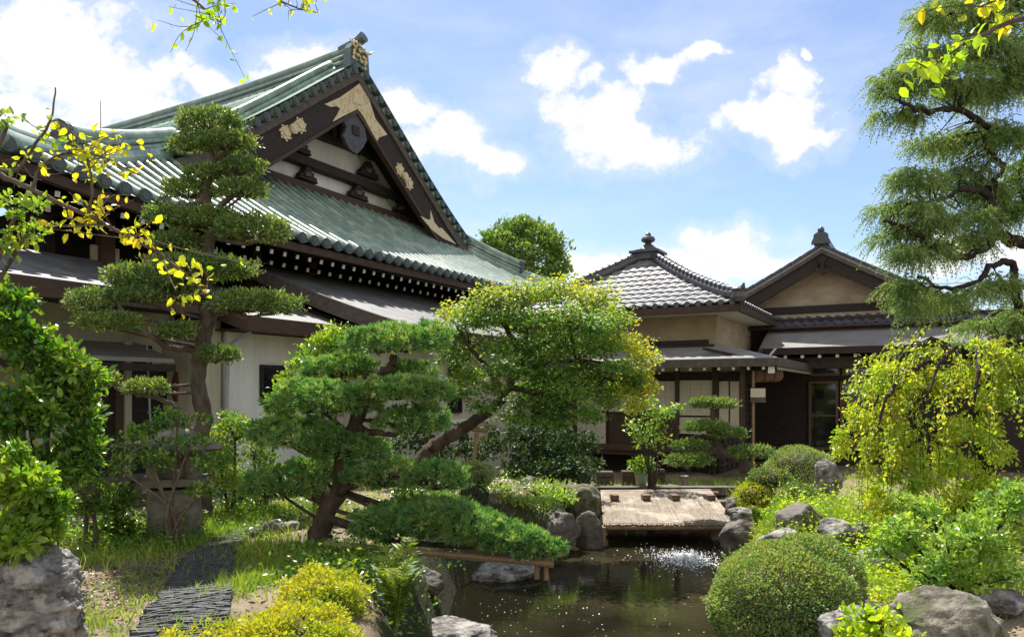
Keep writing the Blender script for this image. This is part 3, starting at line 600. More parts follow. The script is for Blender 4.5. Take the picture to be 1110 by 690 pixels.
for i in range(4):
    mb = MB(); t = np.linspace(0, .97, 24)[:, None]; P = cs[i] * (1 - t) + apx * t; P[:, 2] += .10 - .14 * np.sin(np.pi * t[:, 0]) + .12 * np.clip(.12 - t[:, 0], 0, 1) * 8 * .6
    mb.tube(P, .12, 10); mb.tube(P + [0, 0, .12], .085, 10)
    for k in np.arange(.02, .96, .042):
        q = cs[i] * (1 - k) + apx * k; mb.disc(q + [0, 0, .22 - .14 * math.sin(math.pi * k)], nrm(apx - cs[i]), .105, .06, 10)
    hr = mb.build('hip_ridge', M['ridge_tile'], house, True); dv = nrm((cs[i] - apx) * [1, 1, .2])
    md = MB(); md.lathe(cs[i] + dv * .02 + [0, 0, .0], [(.0, -.02), (.16, 0), (.2, .1), (.17, .22), (.2, .3), (.1, .36), (0, .38)], 12); md.tube([cs[i] + dv * .05 + [0, 0, .26], cs[i] + dv * .2 + [0, 0, .34], cs[i] + dv * .24 + [0, 0, .44]], [.07, .06, .02], 8); md.build('corner_end_tile', M['ridge_tile'], hr)
mb = MB()                                                 # eave-edge tiles
for i in (0, 1):
    L_ = SZ; n = int(L_ / .27)
    for k in range(n):
        q = cs[i] + (cs[(i + 1) % 4] - cs[i]) * ((k + .5) / n); o_ = W(0, -1, 0) if i == 0 else W(1, 0, 0); mb = MB(); mb.disc(q + [0, 0, .0], o_, .075, .05, 10); mb.build('eave_end_tile', M['ridge_tile'], house)
mb = MB(); hx = np.array([apx[0], apx[1], ZA - .05])
mb.box(rc - .36, rc + .36, dc_ - .36, dc_ + .36, ZA - .12, ZA + .08); mb.box(rc - .46, rc + .46, dc_ - .46, dc_ + .46, ZA + .08, ZA + .15); mb.box(rc - .3, rc + .3, dc_ - .3, dc_ + .3, ZA + .15, ZA + .2)
mb.lathe([apx[0], apx[1], ZA + .2], [(.3, 0), (.26, .05), (.16, .14), (.09, .2), (.11, .23), (.2, .27), (.22, .33), (.18, .4), (.07, .45), (.1, .48), (.06, .53), (0, .58)], 18); mb.build('finial', M['ridge_tile'], house, False)
mb = MB(); zz = ZE - .24
for (r0, r1, d0, d1) in ((rA - SZ - .02, rA + .02, dA - .04, dA + .03), (rA - .03, rA + .04, dA + .035, dA + SZ)): mb.box(r0, r1, d0, d1, zz, ZE - .06)
mb.build('eave_board', M['wood_brown'], house)
mb = MB(); mb.box(rA - SZ + .05, rA - .035, dA + .035, dA + SZ - .05, zz + .02, zz + .05); mb.build('eave_soffit', M['plaster_white'], house)
mb = MB(); mb.box(rA - SZ + .75, rA - .72, dA + .75, dA + SZ - .7, 2.2, zz + .02); mb.build('upper_wall', M['plaster_yellow'], house)
mb = MB(); mb.box(rA - .722, rA - .71, dA + .76, dA + SZ - .7, 2.2, zz + .018); mb.build('side_wall', M['plaster_stained'], house)
# lower pent roof, wrapping the corner
E0, E1, zp0, zp1 = -3.0, 17.55, 2.40, 2.86
mb = MB(); rl = -11.0; wr, wd = rA - .72, dA + .75
mb.slab([[W(rl, E1, zp0), W(E0, E1, zp0)], [W(rl, wd, zp1), W(wr, wd, zp1)]], .09); mb.slab([[W(E0, E1, zp0), W(E0, 23.4, zp0)], [W(wr, wd, zp1), W(wr, 23.4, zp1)]], .09)
mb.build('pent_roof', M['slate_sheet'], house)
mb = MB(); mb.box(rl, wr - .2, wd - .16, wd - .012, zp1 - .02, zp1 + .1); mb.build('flashing', M['wood_dark'], house)
mb = MB(); mb.box(rl, E0 + .03, E1 - .03, E1 + .04, zp0 - .2, zp0 - .02); mb.box(E0 - .04, E0 + .03, E1 + .045, 23.4, zp0 - .2, zp0 - .02); mb.build('pent_eave_board', M['wood_grey'], house)
mb = MB(); ra_ = MB()
for rr_ in np.arange(rl + .2, E0, .34):
    ra_.bar(W(rr_, E1 + .07, zp0 - .16), W(rr_, wd, zp1 - .2), .06, .07); mb.box(rr_ - .032, rr_ + .032, E1 + .045, E1 + .065, zp0 - .275, zp0 - .205)
for d_ in np.arange(E1 + .3, 23.2, .24):
    ra_.bar(W(E0 - .07, d_, zp0 - .16), W(wr, d_, zp1 - .2), .06, .07); mb.box(E0 - .06, E0 - .044, d_ - .03, d_ + .03, zp0 - .275, zp0 - .205)
mb.box(E0 - .22, E0 - .08, E1 + .045, E1 + .09, zp0 - .36, zp0 - .21)
ra_.build('pent_rafters', M['wood_dark'], house); mb.build('pent_rafter_ends', M['rafter_white'], house)
DFc = 18.8                                                # the wall of sliding screens
def fr(name, x0, y0, x1, y1, m, d=DFc, th=.05, parent=None):
    xm, ym = (x0 + x1) / 2, (y0 + y1) / 2; r0 = on_d(x0, ym, d)[0]; r1 = on_d(x1, ym, d)[0]; z1 = on_d(xm, y0, d)[2]; z0 = on_d(xm, y1, d)[2]
    mb = MB(); mb.box(r0, r1, d - th, d - .002, z0, z1); return mb.build(name, m, parent or house)
mb = MB(); mb.box(-11.0, -4.78, DFc, DFc + .3, -.5, 2.82); mb.build('screen_wall', M['wood_dark'], house)
mb = MB(); mb.box(-10.9, -4.5, 18.15, DFc - .002, -.02, .06); mb.build('veranda_floor', M['wood_brown'], house)
fr('upper_wall_panel', 600, 394, 773, 404, M['plaster_cream']); fr('upper_wall_panel', 779, 393, 803, 404, M['plaster_cream'])
fr('lintel', 560, 404.5, 806, 411, M['wood_dark'], DFc, .12)
shj = []
for (x0, y0, x1, y1) in ((626.5, 419, 658, 445), (626.5, 447, 657, 480), (661, 418, 694, 446), (701, 413, 733, 447), (737, 412, 773, 450), (737, 452, 773, 470), (780, 413, 790, 470), (792, 413, 801, 470)):
    s_ = fr('shoji_screen', x0, y0, x1, y1, M['shoji'], DFc, .05)
    mb = MB(); ym, xm = (y0 + y1) / 2, (x0 + x1) / 2; r0 = on_d(x0, ym, DFc)[0]; r1 = on_d(x1, ym, DFc)[0]; z1 = on_d(xm, y0, DFc)[2]; z0 = on_d(xm, y1, DFc)[2]
    n = max(1, round((r1 - r0) / .25))
    for k in range(1, n): mb.box(r0 + (r1 - r0) * k / n - .006, r0 + (r1 - r0) * k / n + .006, DFc - .058, DFc - .0505, z0, z1)
    for k in range(1, 4): mb.box(r0, r1, DFc - .0565, DFc - .0508, z0 + (z1 - z0) * k / 4 - .005, z0 + (z1 - z0) * k / 4 + .005)
    mb.build('lattice', M['rafter_white'] if x0 > 775 else M['plaster_cream'], s_)
for x in (622, 694.5, 733.2, 773.5): fr('post', x, 394, x + (6 if x > 770 else 4), 490, M['wood_brown'], DFc, .13)
fr('dark_panel', 661, 447.5, 694, 482, M['wood_brown']); fr('dark_panel', 701, 449, 733, 482, M['wood_brown'])
fr('sill', 600, 482, 806, 488, M['wood_brown'], 18.15, .08)
for x in (803, ): fr('post', x, 391, x + 5, 512, M['wood_brown'], 18.05, .12)
for x in (640, 700, 745): fr('floor_post', x, 488, x + 4, 512, M['wood_dark'], 18.2, .1)
# return side of the house: dark lattice wall
mb = MB(); mb.box(-4.78, -4.7, DFc + .31, 23.4, -.5, 2.6); sw = mb.build('lattice_wall', M['wood_dark'], house)
mb = MB()
for k in range(14): mb.box(-4.698, -4.66, DFc + .4, 23.3, -.3 + k * .18, -.26 + k * .18)
for d_ in np.arange(DFc + .6, 23.3, .55): mb.box(-4.657, -4.63, d_, d_ + .05, -.45, 2.4)
mb.build('lattice', M['wood_grey'], sw)
# rolled reed blind hanging from the pent roof, sign on its post
mb = MB(); p = on_d(814, 407, 18.3); q = on_d(845, 406, 18.9); a = W(*p); b = W(*q)
for k in range(3):
    u0, u1 = k / 3 + .01, (k + 1) / 3 - .01; t = np.linspace(u0, u1, 6)[:, None]; P = a * (1 - t) + b * t; mb.tube(P, .16 + .015 * np.sin(np.linspace(0, np.pi, 6)), 14)
mb.tube([a + [0, 0, .1], a + [0, 0, .4]], .012, 6); mb.tube([b + [0, 0, .1], b + [0, 0, .4]], .012, 6)
solo(mb, 'rolled_blind', mat('brown_reed_blind', (.17, .10, .07), (.09, .05, .035), 16, .8, .5, 60), 'rolled brown reed blind hanging under the veranda eave', 'blind', (a + b) / 2 - [0, 0, .18], smooth=True)
sg = thing('notice_post', 'slim bamboo post with small pale notice board beside the veranda', 'sign', W(*on_d(816.5, 510, 17.9)) * [1, 1, 0] + [0, 0, -.5])
p = W(*on_d(816.5, 432, 17.9)); mb = MB(); mb.tube([[p[0], p[1], -.5], [p[0], p[1], 2.1]], .03, 8); mb.build('post', M['bamboo'], sg)
mb = MB(); c = on_d(822, 428, 17.84); mb.box(c[0] - .17, c[0] + .17, 17.8, 17.84, c[2] - .17, c[2] + .17); bd = mb.build('notice_board', M['wood_grey'], sg)
mb = MB(); mb.box(c[0] - .165, c[0] + .165, 17.79, 17.799, c[2] - .05, c[2] + .155); mb.build('paper', M['shoji'], bd)

# ------------------------------------------------------------------ gabled house at the right
M['door_brown'] = mat('varnished_door_timber', (.15, .085, .05), (.09, .05, .03), 5, .5, .2, 22, .4, (1, 1, 6))
gh = thing('gabled_house', 'gabled house with stained plaster gable, blue-grey tile skirt and glass doors', 'house', W(-1.5, 25.5, -.5))
GC, HW, SL, ZG = -2.74, 3.75, .59, 5.86
def gprof(q): return ZG - SL * np.abs(q) + .018 * np.abs(q) ** 2 - 0.0
r0, r1 = -6.3, 5.5
q = np.linspace(-HW, HW, 31); mb = MB(); dpt = np.linspace(23.2, 31, 12)
A, B = np.meshgrid(q, dpt, indexing='ij'); mb.slab(WA(np.stack([GC + A, B, gprof(A)], -1).reshape(-1, 3)).reshape(31, 12, 3), .08); 
for k in np.arange(23.3, 31, .28):
    P = np.stack([GC + q, np.full(31, k), gprof(q) + .02], 1); mb.tube(WA(P), .055, 6)
mb.build('roof', M['clay_tile'], gh)
mb = MB(); 
for sg_ in (-1, 1):
    for s_ in np.arange(.02, HW - .25, .27): mb.bar(W(GC + sg_ * s_, 23.23, gprof(s_) + .055), W(GC + sg_ * (s_ + .285), 23.23, gprof(s_ + .285) + .04), .18, .07)
mb.build('verge_tile', M['ridge_tile'], gh)
qq = np.linspace(0, HW, 16)
for sg_ in (-1, 1):
    for nm, o0, o1, d0, m_ in (('verge_fascia', .09, .2, 23.18, 'wood_grey'), ('barge_board', .205, .58, 23.24, 'wood_dark')):
        mb = MB(); t_ = np.stack([GC + sg_ * qq, np.full(16, d0), gprof(qq) - o0], 1); b_ = np.stack([GC + sg_ * qq, np.full(16, d0), gprof(qq) - o1], 1)
        mb.slab(WA(np.stack([t_, b_]).reshape(-1, 3)).reshape(2, 16, 3), .09, W(0, -1, 0)); mb.build(nm, M[m_], gh)
mb = MB(); qs = np.linspace(-3.15, 3.15, 20); mb.grid(WA(np.stack([np.stack([GC + qs, np.full(20, 23.9), np.full(20, 4.0)], 1), np.stack([GC + qs, np.full(20, 23.9), np.maximum(gprof(qs) - .1, 4.0)], 1)]).reshape(-1, 3)).reshape(2, 20, 3)); mb.build('gable_wall', M['plaster_stained'], gh)
mb = MB(); mb.box(GC - 3.4, GC + 3.5, 23.7, 23.88, 3.98, 4.2); mb.build('gable_sill_beam', M['wood_dark'], gh)
mb = MB(); mb.box(GC - 3.4, GC + 3.5, 23.75, 23.87, 3.8, 3.975); mb.build('gable_base', M['plaster_stained'], gh)
# pendant: a turnip shape with two volutes
def gp(pts, d, th, nm, m, parent): 
    P = np.array([on_d(x, y, d) for x, y in pts]); mb = MB(); mb.prism(WA(P), W(0, -th, 0)); return mb.build(nm, m, parent)
gp([(886, 279), (897, 279), (895, 283), (893, 287), (894, 291), (898, 290), (898, 287.5), (896, 287), (899.5, 288), (900, 292), (897, 296), (892, 298.5), (887, 296), (884, 292), (884.5, 288), (888, 287), (886, 288), (886.5, 291), (889.5, 291), (890, 287), (888, 283)], 23.25, .08, 'gable_pendant', M['wood_dark'], gh)
mb = MB(); za = ZG; mb.box(GC - .2, GC + .2, 23.1, 31, za + .02, za + .2); mb.tube([W(GC, 23.1, za + .25), W(GC, 31, za + .25)], .1, 8); rg = mb.build('ridge', M['ridge_tile'], gh)
mb = MB(); pl = [(-.33, -.06), (-.3, .1), (-.25, .24), (-.24, .4), (-.14, .5), (-.08, .52), (.08, .52), (.14, .5), (.24, .4), (.25, .24), (.3, .1), (.33, -.06)]
mb.prism(WA([(GC + a * .8, 22.98, za + .08 + b * .58) for a, b in pl]), W(0, .12, 0)); 
q_ = W(GC, 23.04, za + .44); mb.lathe(q_, [(0, -.09), (.05, -.08), (.095, -.03), (.095, .03), (.06, .08), (0, .13)], 12); mb.build('ridge_end_ornament', M['ridge_tile'], rg)
# tile skirt under the gable
mb = MB(); rr_ = np.linspace(-6.0, 1.4, 28 * 8); 
nrw = 4; z_lo, z_hi, d_lo, d_hi = 3.56, 3.86, 23.05, 23.72
for k in range(nrw):
    rows = []
    for v, h in ((k / nrw, -.005), (k / nrw, .035), ((k + 1) / nrw + .03, 0)):
        ph = (rr_ / .27) * 2 * np.pi; rows.append(np.stack([rr_, np.full(rr_.shape, d_lo + (d_hi - d_lo) * v), z_lo + (z_hi - z_lo) * v + h + .03 * np.sin(ph) + .01 * np.sin(2 * ph)], 1))
    mb.grid(WA(np.array(rows).reshape(-1, 3)).reshape(3, -1, 3))
mb.build('tile_skirt', M['clay_tile_blue'], gh)
mb = MB(); mb.box(-6.0, 1.4, 22.98, 23.04, 3.46, 3.55); mb.tube([W(-6.0, 22.95, 3.5), W(1.4, 22.95, 3.5)], .045, 8); mb.build('gutter', M['wood_brown'], gh)
mb = MB(); mb.slab([[W(-4.25, 21.9, 2.86), W(3.5, 21.9, 2.86)], [W(-4.25, 23.3, 3.48), W(3.5, 23.3, 3.48)]], .07); mb.build('lean_to_roof', M['slate_sheet'], gh)
mb = MB(); mb.box(-4.25, 3.5, 21.88, 21.96, 2.66, 2.845); mb.build('lean_to_eave_board', M['wood_dark'], gh)
mb = MB(); ra_ = MB()
for rr2 in np.arange(-4.0, 3.4, .45): ra_.bar(W(rr2, 22.0, 2.66), W(rr2, 23.2, 3.2), .07, .09); mb.disc(W(rr2, 21.99, 2.6), W(0, -1, 0), .05, .02, 8)
ra_.build('rafters', M['wood_dark'], gh); mb.build('rafter_ends', M['rafter_white'], gh)
mb = MB(); mb.box(-6.3, 5.0, 23.3, 30.5, -.5, 3.79); mb.build('wall', M['wood_dark'], gh)
mb = MB(); mb.box(-4.6, 5.0, 22.9, 23.29, 2.3, 2.62); mb.build('fascia_panel', M['wood_grey'], gh)
def gw(name, x0, y0, x1, y1, bars=0):
    d = 23.29; xm, ym = (x0 + x1) / 2, (y0 + y1) / 2; r0_ = on_d(x0, ym, d)[0]; r1_ = on_d(x1, ym, d)[0]; z1 = on_d(xm, y0, d)[2]; z0 = on_d(xm, y1, d)[2]; w = .07
    mb = MB(); mb.box(r0_, r1_, d - .08, d, z1 - w, z1); mb.box(r0_, r1_, d - .08, d, z0, z0 + w); mb.box(r0_, r0_ + w, d - .08, d, z0 + w, z1 - w); mb.box(r1_ - w, r1_, d - .08, d, z0 + w, z1 - w)
    for k in range(bars): zz_ = z0 + (z1 - z0) * (k + 1) / (bars + 1); mb.box(r0_ + w, r1_ - w, d - .06, d, zz_ - .025, zz_ + .025)
    o_ = mb.build(name, M['door_brown'], gh); mb = MB(); mb.box(r0_ + w, r1_ - w, d - .03, d - .012, z0 + w, z1 - w); mb.build('pane', M['glass'], o_)
gw('transom_window', 879, 393, 911, 407); gw('transom_window', 913, 393, 945, 407); gw('glass_door', 877, 413, 909, 487, 1); gw('glass_door', 911, 413, 943, 487, 1); gw('glass_door', 945, 413, 980, 487, 1)

# far lattice mast and neighbouring roof behind the right house
mast = thing('lattice_mast', 'slim pale lattice mast far behind the right roofs', 'mast', (40.5, 78, 0))
mb = MB()
for (i, j) in ((-1, -1), (1, -1), (1, 1), (-1, 1)): mb.tube([(40.5 + i * 1.0, 78 + j * 1.0, 0), (40.5 + i * .8, 78 + j * .8, 13.8)], .07, 5)
for k in range(14):
    z = k; 
    for (a, b) in (((-1, -1), (1, -1)), ((1, -1), (1, 1)), ((1, 1), (-1, 1)), ((-1, 1), (-1, -1))): mb.tube([(40.5 + a[0] * .95, 78 + a[1] * .95, z), (40.5 + b[0] * .95, 78 + b[1] * .95, z + 1)], .045, 4)
mb.build('lattice', M['metal_grey'], mast)
mb = MB()
for k, z in enumerate((10.6, 11.7, 12.9)): mb.tube([(40.5, 78, z), (60, 74, z + .2), (90, 66, z + 1)], .04, 4); mb.tube([(40.5, 78, z), (20, 82, z - .2), (0, 88, z)], .04, 4)
mb.build('overhead_wire', M['metal_grey'], mast)
# ------------------------------------------------------------------ plant tools
def leaves(mb, P, D, L, ratio, g, fold=.3, flat=.7, oval=False):
    n = len(P); D = nrm(D); L = np.broadcast_to(np.asarray(L, float), (n,)) * g.uniform(.55, 1.3, n)
    up = nrm(np.array([0, 0, flat]) + g.normal(0, 1, (n, 3)) * (1 - flat * .6)); S = nrm(np.cross(D, up)); Nn = np.cross(S, D); l = L[:, None]; w = l * ratio
    b = P; m = P + D * l * .5; t = P + D * l - Nn * l * .12; i = np.arange(n)[:, None]
    if not oval:
        a = P + D * l * .46 + S * w + Nn * w * fold; c = P + D * l * .46 - S * w + Nn * w * fold
        V = np.stack([b, m, t, a, c], 1).reshape(-1, 3)
        mb.add(V, np.concatenate([i * 5 + [0, 3, 2, 1], i * 5 + [0, 1, 2, 4]]))
    else:
        m1 = P + D * l * .3; m2 = P + D * l * .68 - Nn * l * .03
        a1 = m1 + S * w * .92 + Nn * w * fold; a2 = m2 + S * w * .9 + Nn * w * fold; c1 = m1 - S * w * .92 + Nn * w * fold; c2 = m2 - S * w * .9 + Nn * w * fold
        V = np.stack([b, m1, m2, t, a1, a2, c1, c2], 1).reshape(-1, 3)
        mb.add(V, np.concatenate([i * 8 + [0, 4, 1], i * 8 + [0, 1, 6], i * 8 + [5, 3, 2], i * 8 + [2, 3, 7]]), np.concatenate([i * 8 + [4, 5, 2, 1], i * 8 + [1, 2, 7, 6]]))
def tufts(mb, P, N, k, L, wd, g, spread=.75):            # rosettes of needles that share their base
    n = len(P); D = nrm(np.repeat(nrm(N)[:, None], k, 1) + g.normal(0, spread, (n, k, 3))); l = (L * g.uniform(.7, 1.15, (n, k, 1))); S = nrm(np.cross(D, g.normal(0, 1, (n, k, 3)))) * wd; Pb = P[:, None]
    V = np.concatenate([Pb, Pb + D * l * .6 - S, Pb + D * l, Pb + D * l * .6 + S], 1).reshape(-1, 3); m = 3 * k + 1; b = np.arange(n)[:, None] * m; j = np.arange(k)[None]
    mb.add(V, np.stack([b + 0 * j, b + 1 + j, b + 1 + k + j, b + 1 + 2 * k + j], -1).reshape(-1, 4))
def blob(lobes, n, g, th=.3, zlo=-1.0, under=1.0, rough=.12):
    Lb = np.asarray(lobes, float); c, rd = Lb[:, :3], Lb[:, 3:6]; wgt = (rd[:, 0] * rd[:, 1] * rd[:, 2]) ** (2 / 3); out, no = [], []; tot = 0
    while tot < n:
        m = int(n * 1.6) + 50; k = g.choice(len(Lb), m, p=wgt / wgt.sum()); u = nrm(g.normal(0, 1, (m, 3))); keep = u[:, 2] > zlo; u, k = u[keep], k[keep]
        ph = g.uniform(0, 6.28, 3) * 0 + np.array([1.1, 2.3, .7])
        bump = 1 + rough * (np.sin(u[:, 0] * 7 + ph[0] + k) * np.sin(u[:, 1] * 6 + ph[1] + 2 * k) + .6 * np.sin(u[:, 2] * 9 + u[:, 0] * 5 + k))
        rad = bump * (1 - th * np.abs(g.normal(0, .5, len(k)))).clip(.1, 1.2); q = u * rad[:, None]; q[:, 2] = np.where(q[:, 2] < 0, q[:, 2] * under, q[:, 2])
        p = c[k] + q * rd[k]; ins = np.zeros(len(p), bool)
        for j in range(len(Lb)): ins |= (k != j) & ((((p - c[j]) / rd[j]) ** 2).sum(1) < .72 ** 2)
        p, u, k = p[~ins], u[~ins], k[~ins]; out.append(p); no.append(nrm(u / rd[k])); tot += len(p)
        if len(p) == 0: break
    P = np.vstack(out); Nn = np.vstack(no); s = g.permutation(len(P))[:n]; return P[s], Nn[s]
def lobe(px, py, hw, hh, Y, dep=.75):
    c = at(px, py, Y); return (*c, hw * Y / F, hw * Y / F * dep, hh * Y / F)
def lumps(lb, g, k=7, s=.42):                            # break one flattened lobe into many
    x, y, z, a, b, c = lb; out = [(x, y, z, a * .86, b * .86, c * .9)]
    for i in range(k):
        t = 2 * np.pi * (i + g.uniform(0, .6)) / k; q = g.uniform(.45, .72); out.append((x + a * q * math.cos(t), y + b * q * math.sin(t), z + c * g.uniform(-.25, .4), a * s * g.uniform(.7, 1.15), b * s * g.uniform(.7, 1.15), c * g.uniform(.5, .8)))
    return out
def rough_path(P, g, amp):
    P = P.copy(); P[1:-1] += g.normal(0, amp, (len(P) - 2, 3)); return P
def limb(mbx, pts, radii, g=None, seg=9, n=6, world=False, wob=.25):
    P = np.array(pts if world else [at(*p) for p in pts], float); q = catmull(P, n); r = np.interp(np.linspace(0, 1, len(q)), np.linspace(0, 1, len(radii)), radii)
    if g is not None: q = rough_path(q, g, r.mean() * wob); r = r * g.uniform(.9, 1.12, len(q))
    mbx.tube(q, r, seg)
def part_limb(root, name, pts, radii, m, g=None, seg=9, n=6, world=False, wob=.25):
    mb = MB(); limb(mb, pts, radii, g, seg, n, world, wob); return mb.build(name, m, root, True)
def twigs_to(mbx, start, targets, r0, g, sag=.1, seg=5):
    for t in targets:
        s = np.asarray(start(t) if callable(start) else start, float); mid = (s + t) / 2 + g.normal(0, .06, 3) * np.linalg.norm(t - s) + [0, 0, -sag * np.linalg.norm(t - s)]
        q = catmull([s, mid, t], 4); mbx.tube(q, np.linspace(r0, r0 * .3, len(q)), seg, False)

LM = {}
LM['pine'] = leafmat('pine_needles', [(.06, .13, .045), (.09, .19, .065), (.14, .24, .08), (.09, .18, .06), (.24, .30, .09)], .34, (1.5, 1.6, .6), .5, .3)
LM['maki'] = leafmat('yew_pine_leaf', [(.04, .085, .032), (.07, .13, .042), (.14, .21, .06), (.05, .10, .036), (.24, .29, .075)], .34, (1.7, 1.6, .5), .42, .4)
LM['camellia'] = leafmat('glossy_evergreen_leaf', [(.022, .07, .015), (.04, .115, .02), (.09, .185, .028), (.03, .085, .016), (.21, .29, .035), (.05, .12, .02)], .40, (1.8, 1.8, .4), .28, .6)
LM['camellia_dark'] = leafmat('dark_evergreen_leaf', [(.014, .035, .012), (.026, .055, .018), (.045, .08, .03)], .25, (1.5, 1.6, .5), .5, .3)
LM['bright'] = leafmat('bright_green_leaf', [(.07, .16, .02), (.12, .22, .03), (.19, .27, .035), (.10, .19, .03)], .45, (1.7, 1.6, .4), .33, .55)
LM['yellow'] = leafmat('yellow_autumn_leaf', [(.34, .40, .025), (.40, .41, .02), (.20, .32, .03), (.42, .36, .03), (.27, .37, .02)], .55, (1.5, 1.4, .5), .4, .4)
LM['limeleaf'] = leafmat('lime_green_leaf', [(.20, .33, .03), (.30, .38, .03), (.14, .26, .03)], .5, (1.5, 1.5, .4), .4, .4)
LM['maple'] = leafmat('maple_leaf', [(.05, .12, .035), (.08, .17, .04), (.13, .22, .05), (.06, .14, .04), (.2, .24, .06)], .45, (1.8, 1.7, .4), .45, .4)
LM['maple_gold'] = leafmat('golden_maple_leaf', [(.20, .27, .045), (.28, .32, .055), (.36, .30, .07), (.14, .23, .04), (.32, .34, .06)], .48, (1.5, 1.5, .4), .45, .4)
LM['weep'] = leafmat('weeping_leaf', [(.17, .27, .03), (.26, .35, .04), (.36, .39, .05), (.12, .21, .025), (.42, .39, .06)], .5, (1.5, 1.5, .35), .36, .5)
LM['juniper'] = leafmat('juniper_spray', [(.08, .135, .06), (.125, .19, .08), (.20, .265, .11), (.09, .15, .065)], .5, (1.6, 1.6, .7), .55, .3)
LM['azalea'] = leafmat('clipped_azalea_leaf', [(.085, .16, .05), (.13, .22, .065), (.20, .28, .09), (.22, .16, .09), (.10, .19, .055), (.26, .30, .11)], .36, (1.5, 1.6, .5), .45, .4)
LM['lime'] = leafmat('lime_azalea_leaf', [(.22, .27, .022), (.30, .33, .028), (.36, .35, .04), (.15, .2, .02)], .4, (1.4, 1.4, .4), .42, .4)
LM['grass'] = leafmat('grass_blade', [(.10, .19, .03), (.17, .26, .04), (.24, .30, .06), (.08, .15, .03)], .4, (1.5, 1.5, .4), .5, .35)
LM['far'] = leafmat('far_tree_leaf', [(.06, .12, .035), (.10, .17, .045), (.14, .21, .05)], .35, (1.6, 1.6, .5), .5, .3)
LM['fern_dark'] = leafmat('dark_fern_leaf', [(.06, .12, .025), (.10, .17, .03), (.17, .23, .04), (.05, .09, .02)], .4, (1.5, 1.5, .4), .5, .3)
LM['fern'] = leafmat('fern_leaf', [(.14, .22, .03), (.20, .27, .05), (.10, .17, .03)], .42, (1.5, 1.5, .4), .45, .35)
LM['silver'] = leafmat('pale_glossy_leaf', [(.09, .18, .04), (.14, .24, .05), (.20, .29, .07), (.24, .32, .06)], .44, (1.6, 1.6, .45), .3, .7)
M['twig'] = mat('dark_twigs', (.075, .055, .04), (.04, .03, .022), 12, .9)
M['straw'] = mat('reed_mat', (.34, .29, .225), (.19, .155, .12), 14, .9, .5, 60, .2, c3=(.42, .37, .30), s3=2)

def base_at(px, Y, dy=0): x = (px - CX) / F * Y; return np.array([x, Y, g1(x, Y) - dy])

# ------------------------------------------------------------------ cloud-pruned trees
def cloud_tree(name, label, cat, base, trunk, tr, branches, pads, m_leaf, m_bark, kind, seed, dens, group=None, bw=(.05, .015), leafL=.05):
    g = rng(seed); root = thing(name, label, cat, base, group)
    tp = [base - [0, 0, .12]] + [at(*p) for p in trunk]; part_limb(root, 'trunk', tp, tr, m_bark, g, 12, 6, True, .12)
    for b in branches:
        part_limb(root, 'branch', b, list(bw), m_bark, g, 8, 5, False, .3)
    tq = catmull(tp, 10)
    for (px, py, hw, hh, Y) in pads:
        lb = lobe(px, py, hw, hh * (1 if kind == 'needle' else .82), Y, .7); ls = lumps(lb, g, 8 if hw > 25 else 5) if kind == 'needle' else lumps(lb, g, 16 if hw > 25 else 10, .30); area = lb[3] * lb[4] * 4.5
        mb = MB()
        if kind == 'needle':
            P, N = blob(ls, int(area * dens), g, .2, -.6, .6, .2); N = nrm(N * .8 + [0, 0, .55]); tufts(mb, P, N, 17, leafL, .0052, g, .55)
            P, N = blob(ls, int(area * dens * .3), g, .7, -.9, .6); tufts(mb, P, N, 9, leafL, .006, g, .8)
        else:
            n = int(area * dens); P, N = blob(ls, n, g, .45, -.8, .55, .35); D = nrm(N * .7 + [0, 0, .35] + g.normal(0, .55, N.shape)); leaves(mb, P, D, leafL, .17, g, .2, .3)
        pd = mb.build('foliage_pad', m_leaf, root)
        tm = MB(); c = np.array(lb[:3]); near = tq[np.argmin(np.linalg.norm(tq - c - [0, 0, -lb[5]], axis=1))]; hub = c - [0, 0, lb[5] * .45]
        hub2 = hub; tg, _ = blob([lb], 26 if hw > 20 else 14, g, .3, -.5, .3)
        twigs_to(tm, lambda t: hub + (t - hub) * [.25, .25, 0] + [0, 0, -.0], tg, max(.008, lb[3] * .022), g, -.05)
        tm.tube(catmull([near, (near + hub) / 2 + g.normal(0, .03, 3), hub], 5), np.linspace(max(.022, lb[3] * .05), .014, 11), 7, False)
        tm.build('twigs', m_bark, pd)
    return root

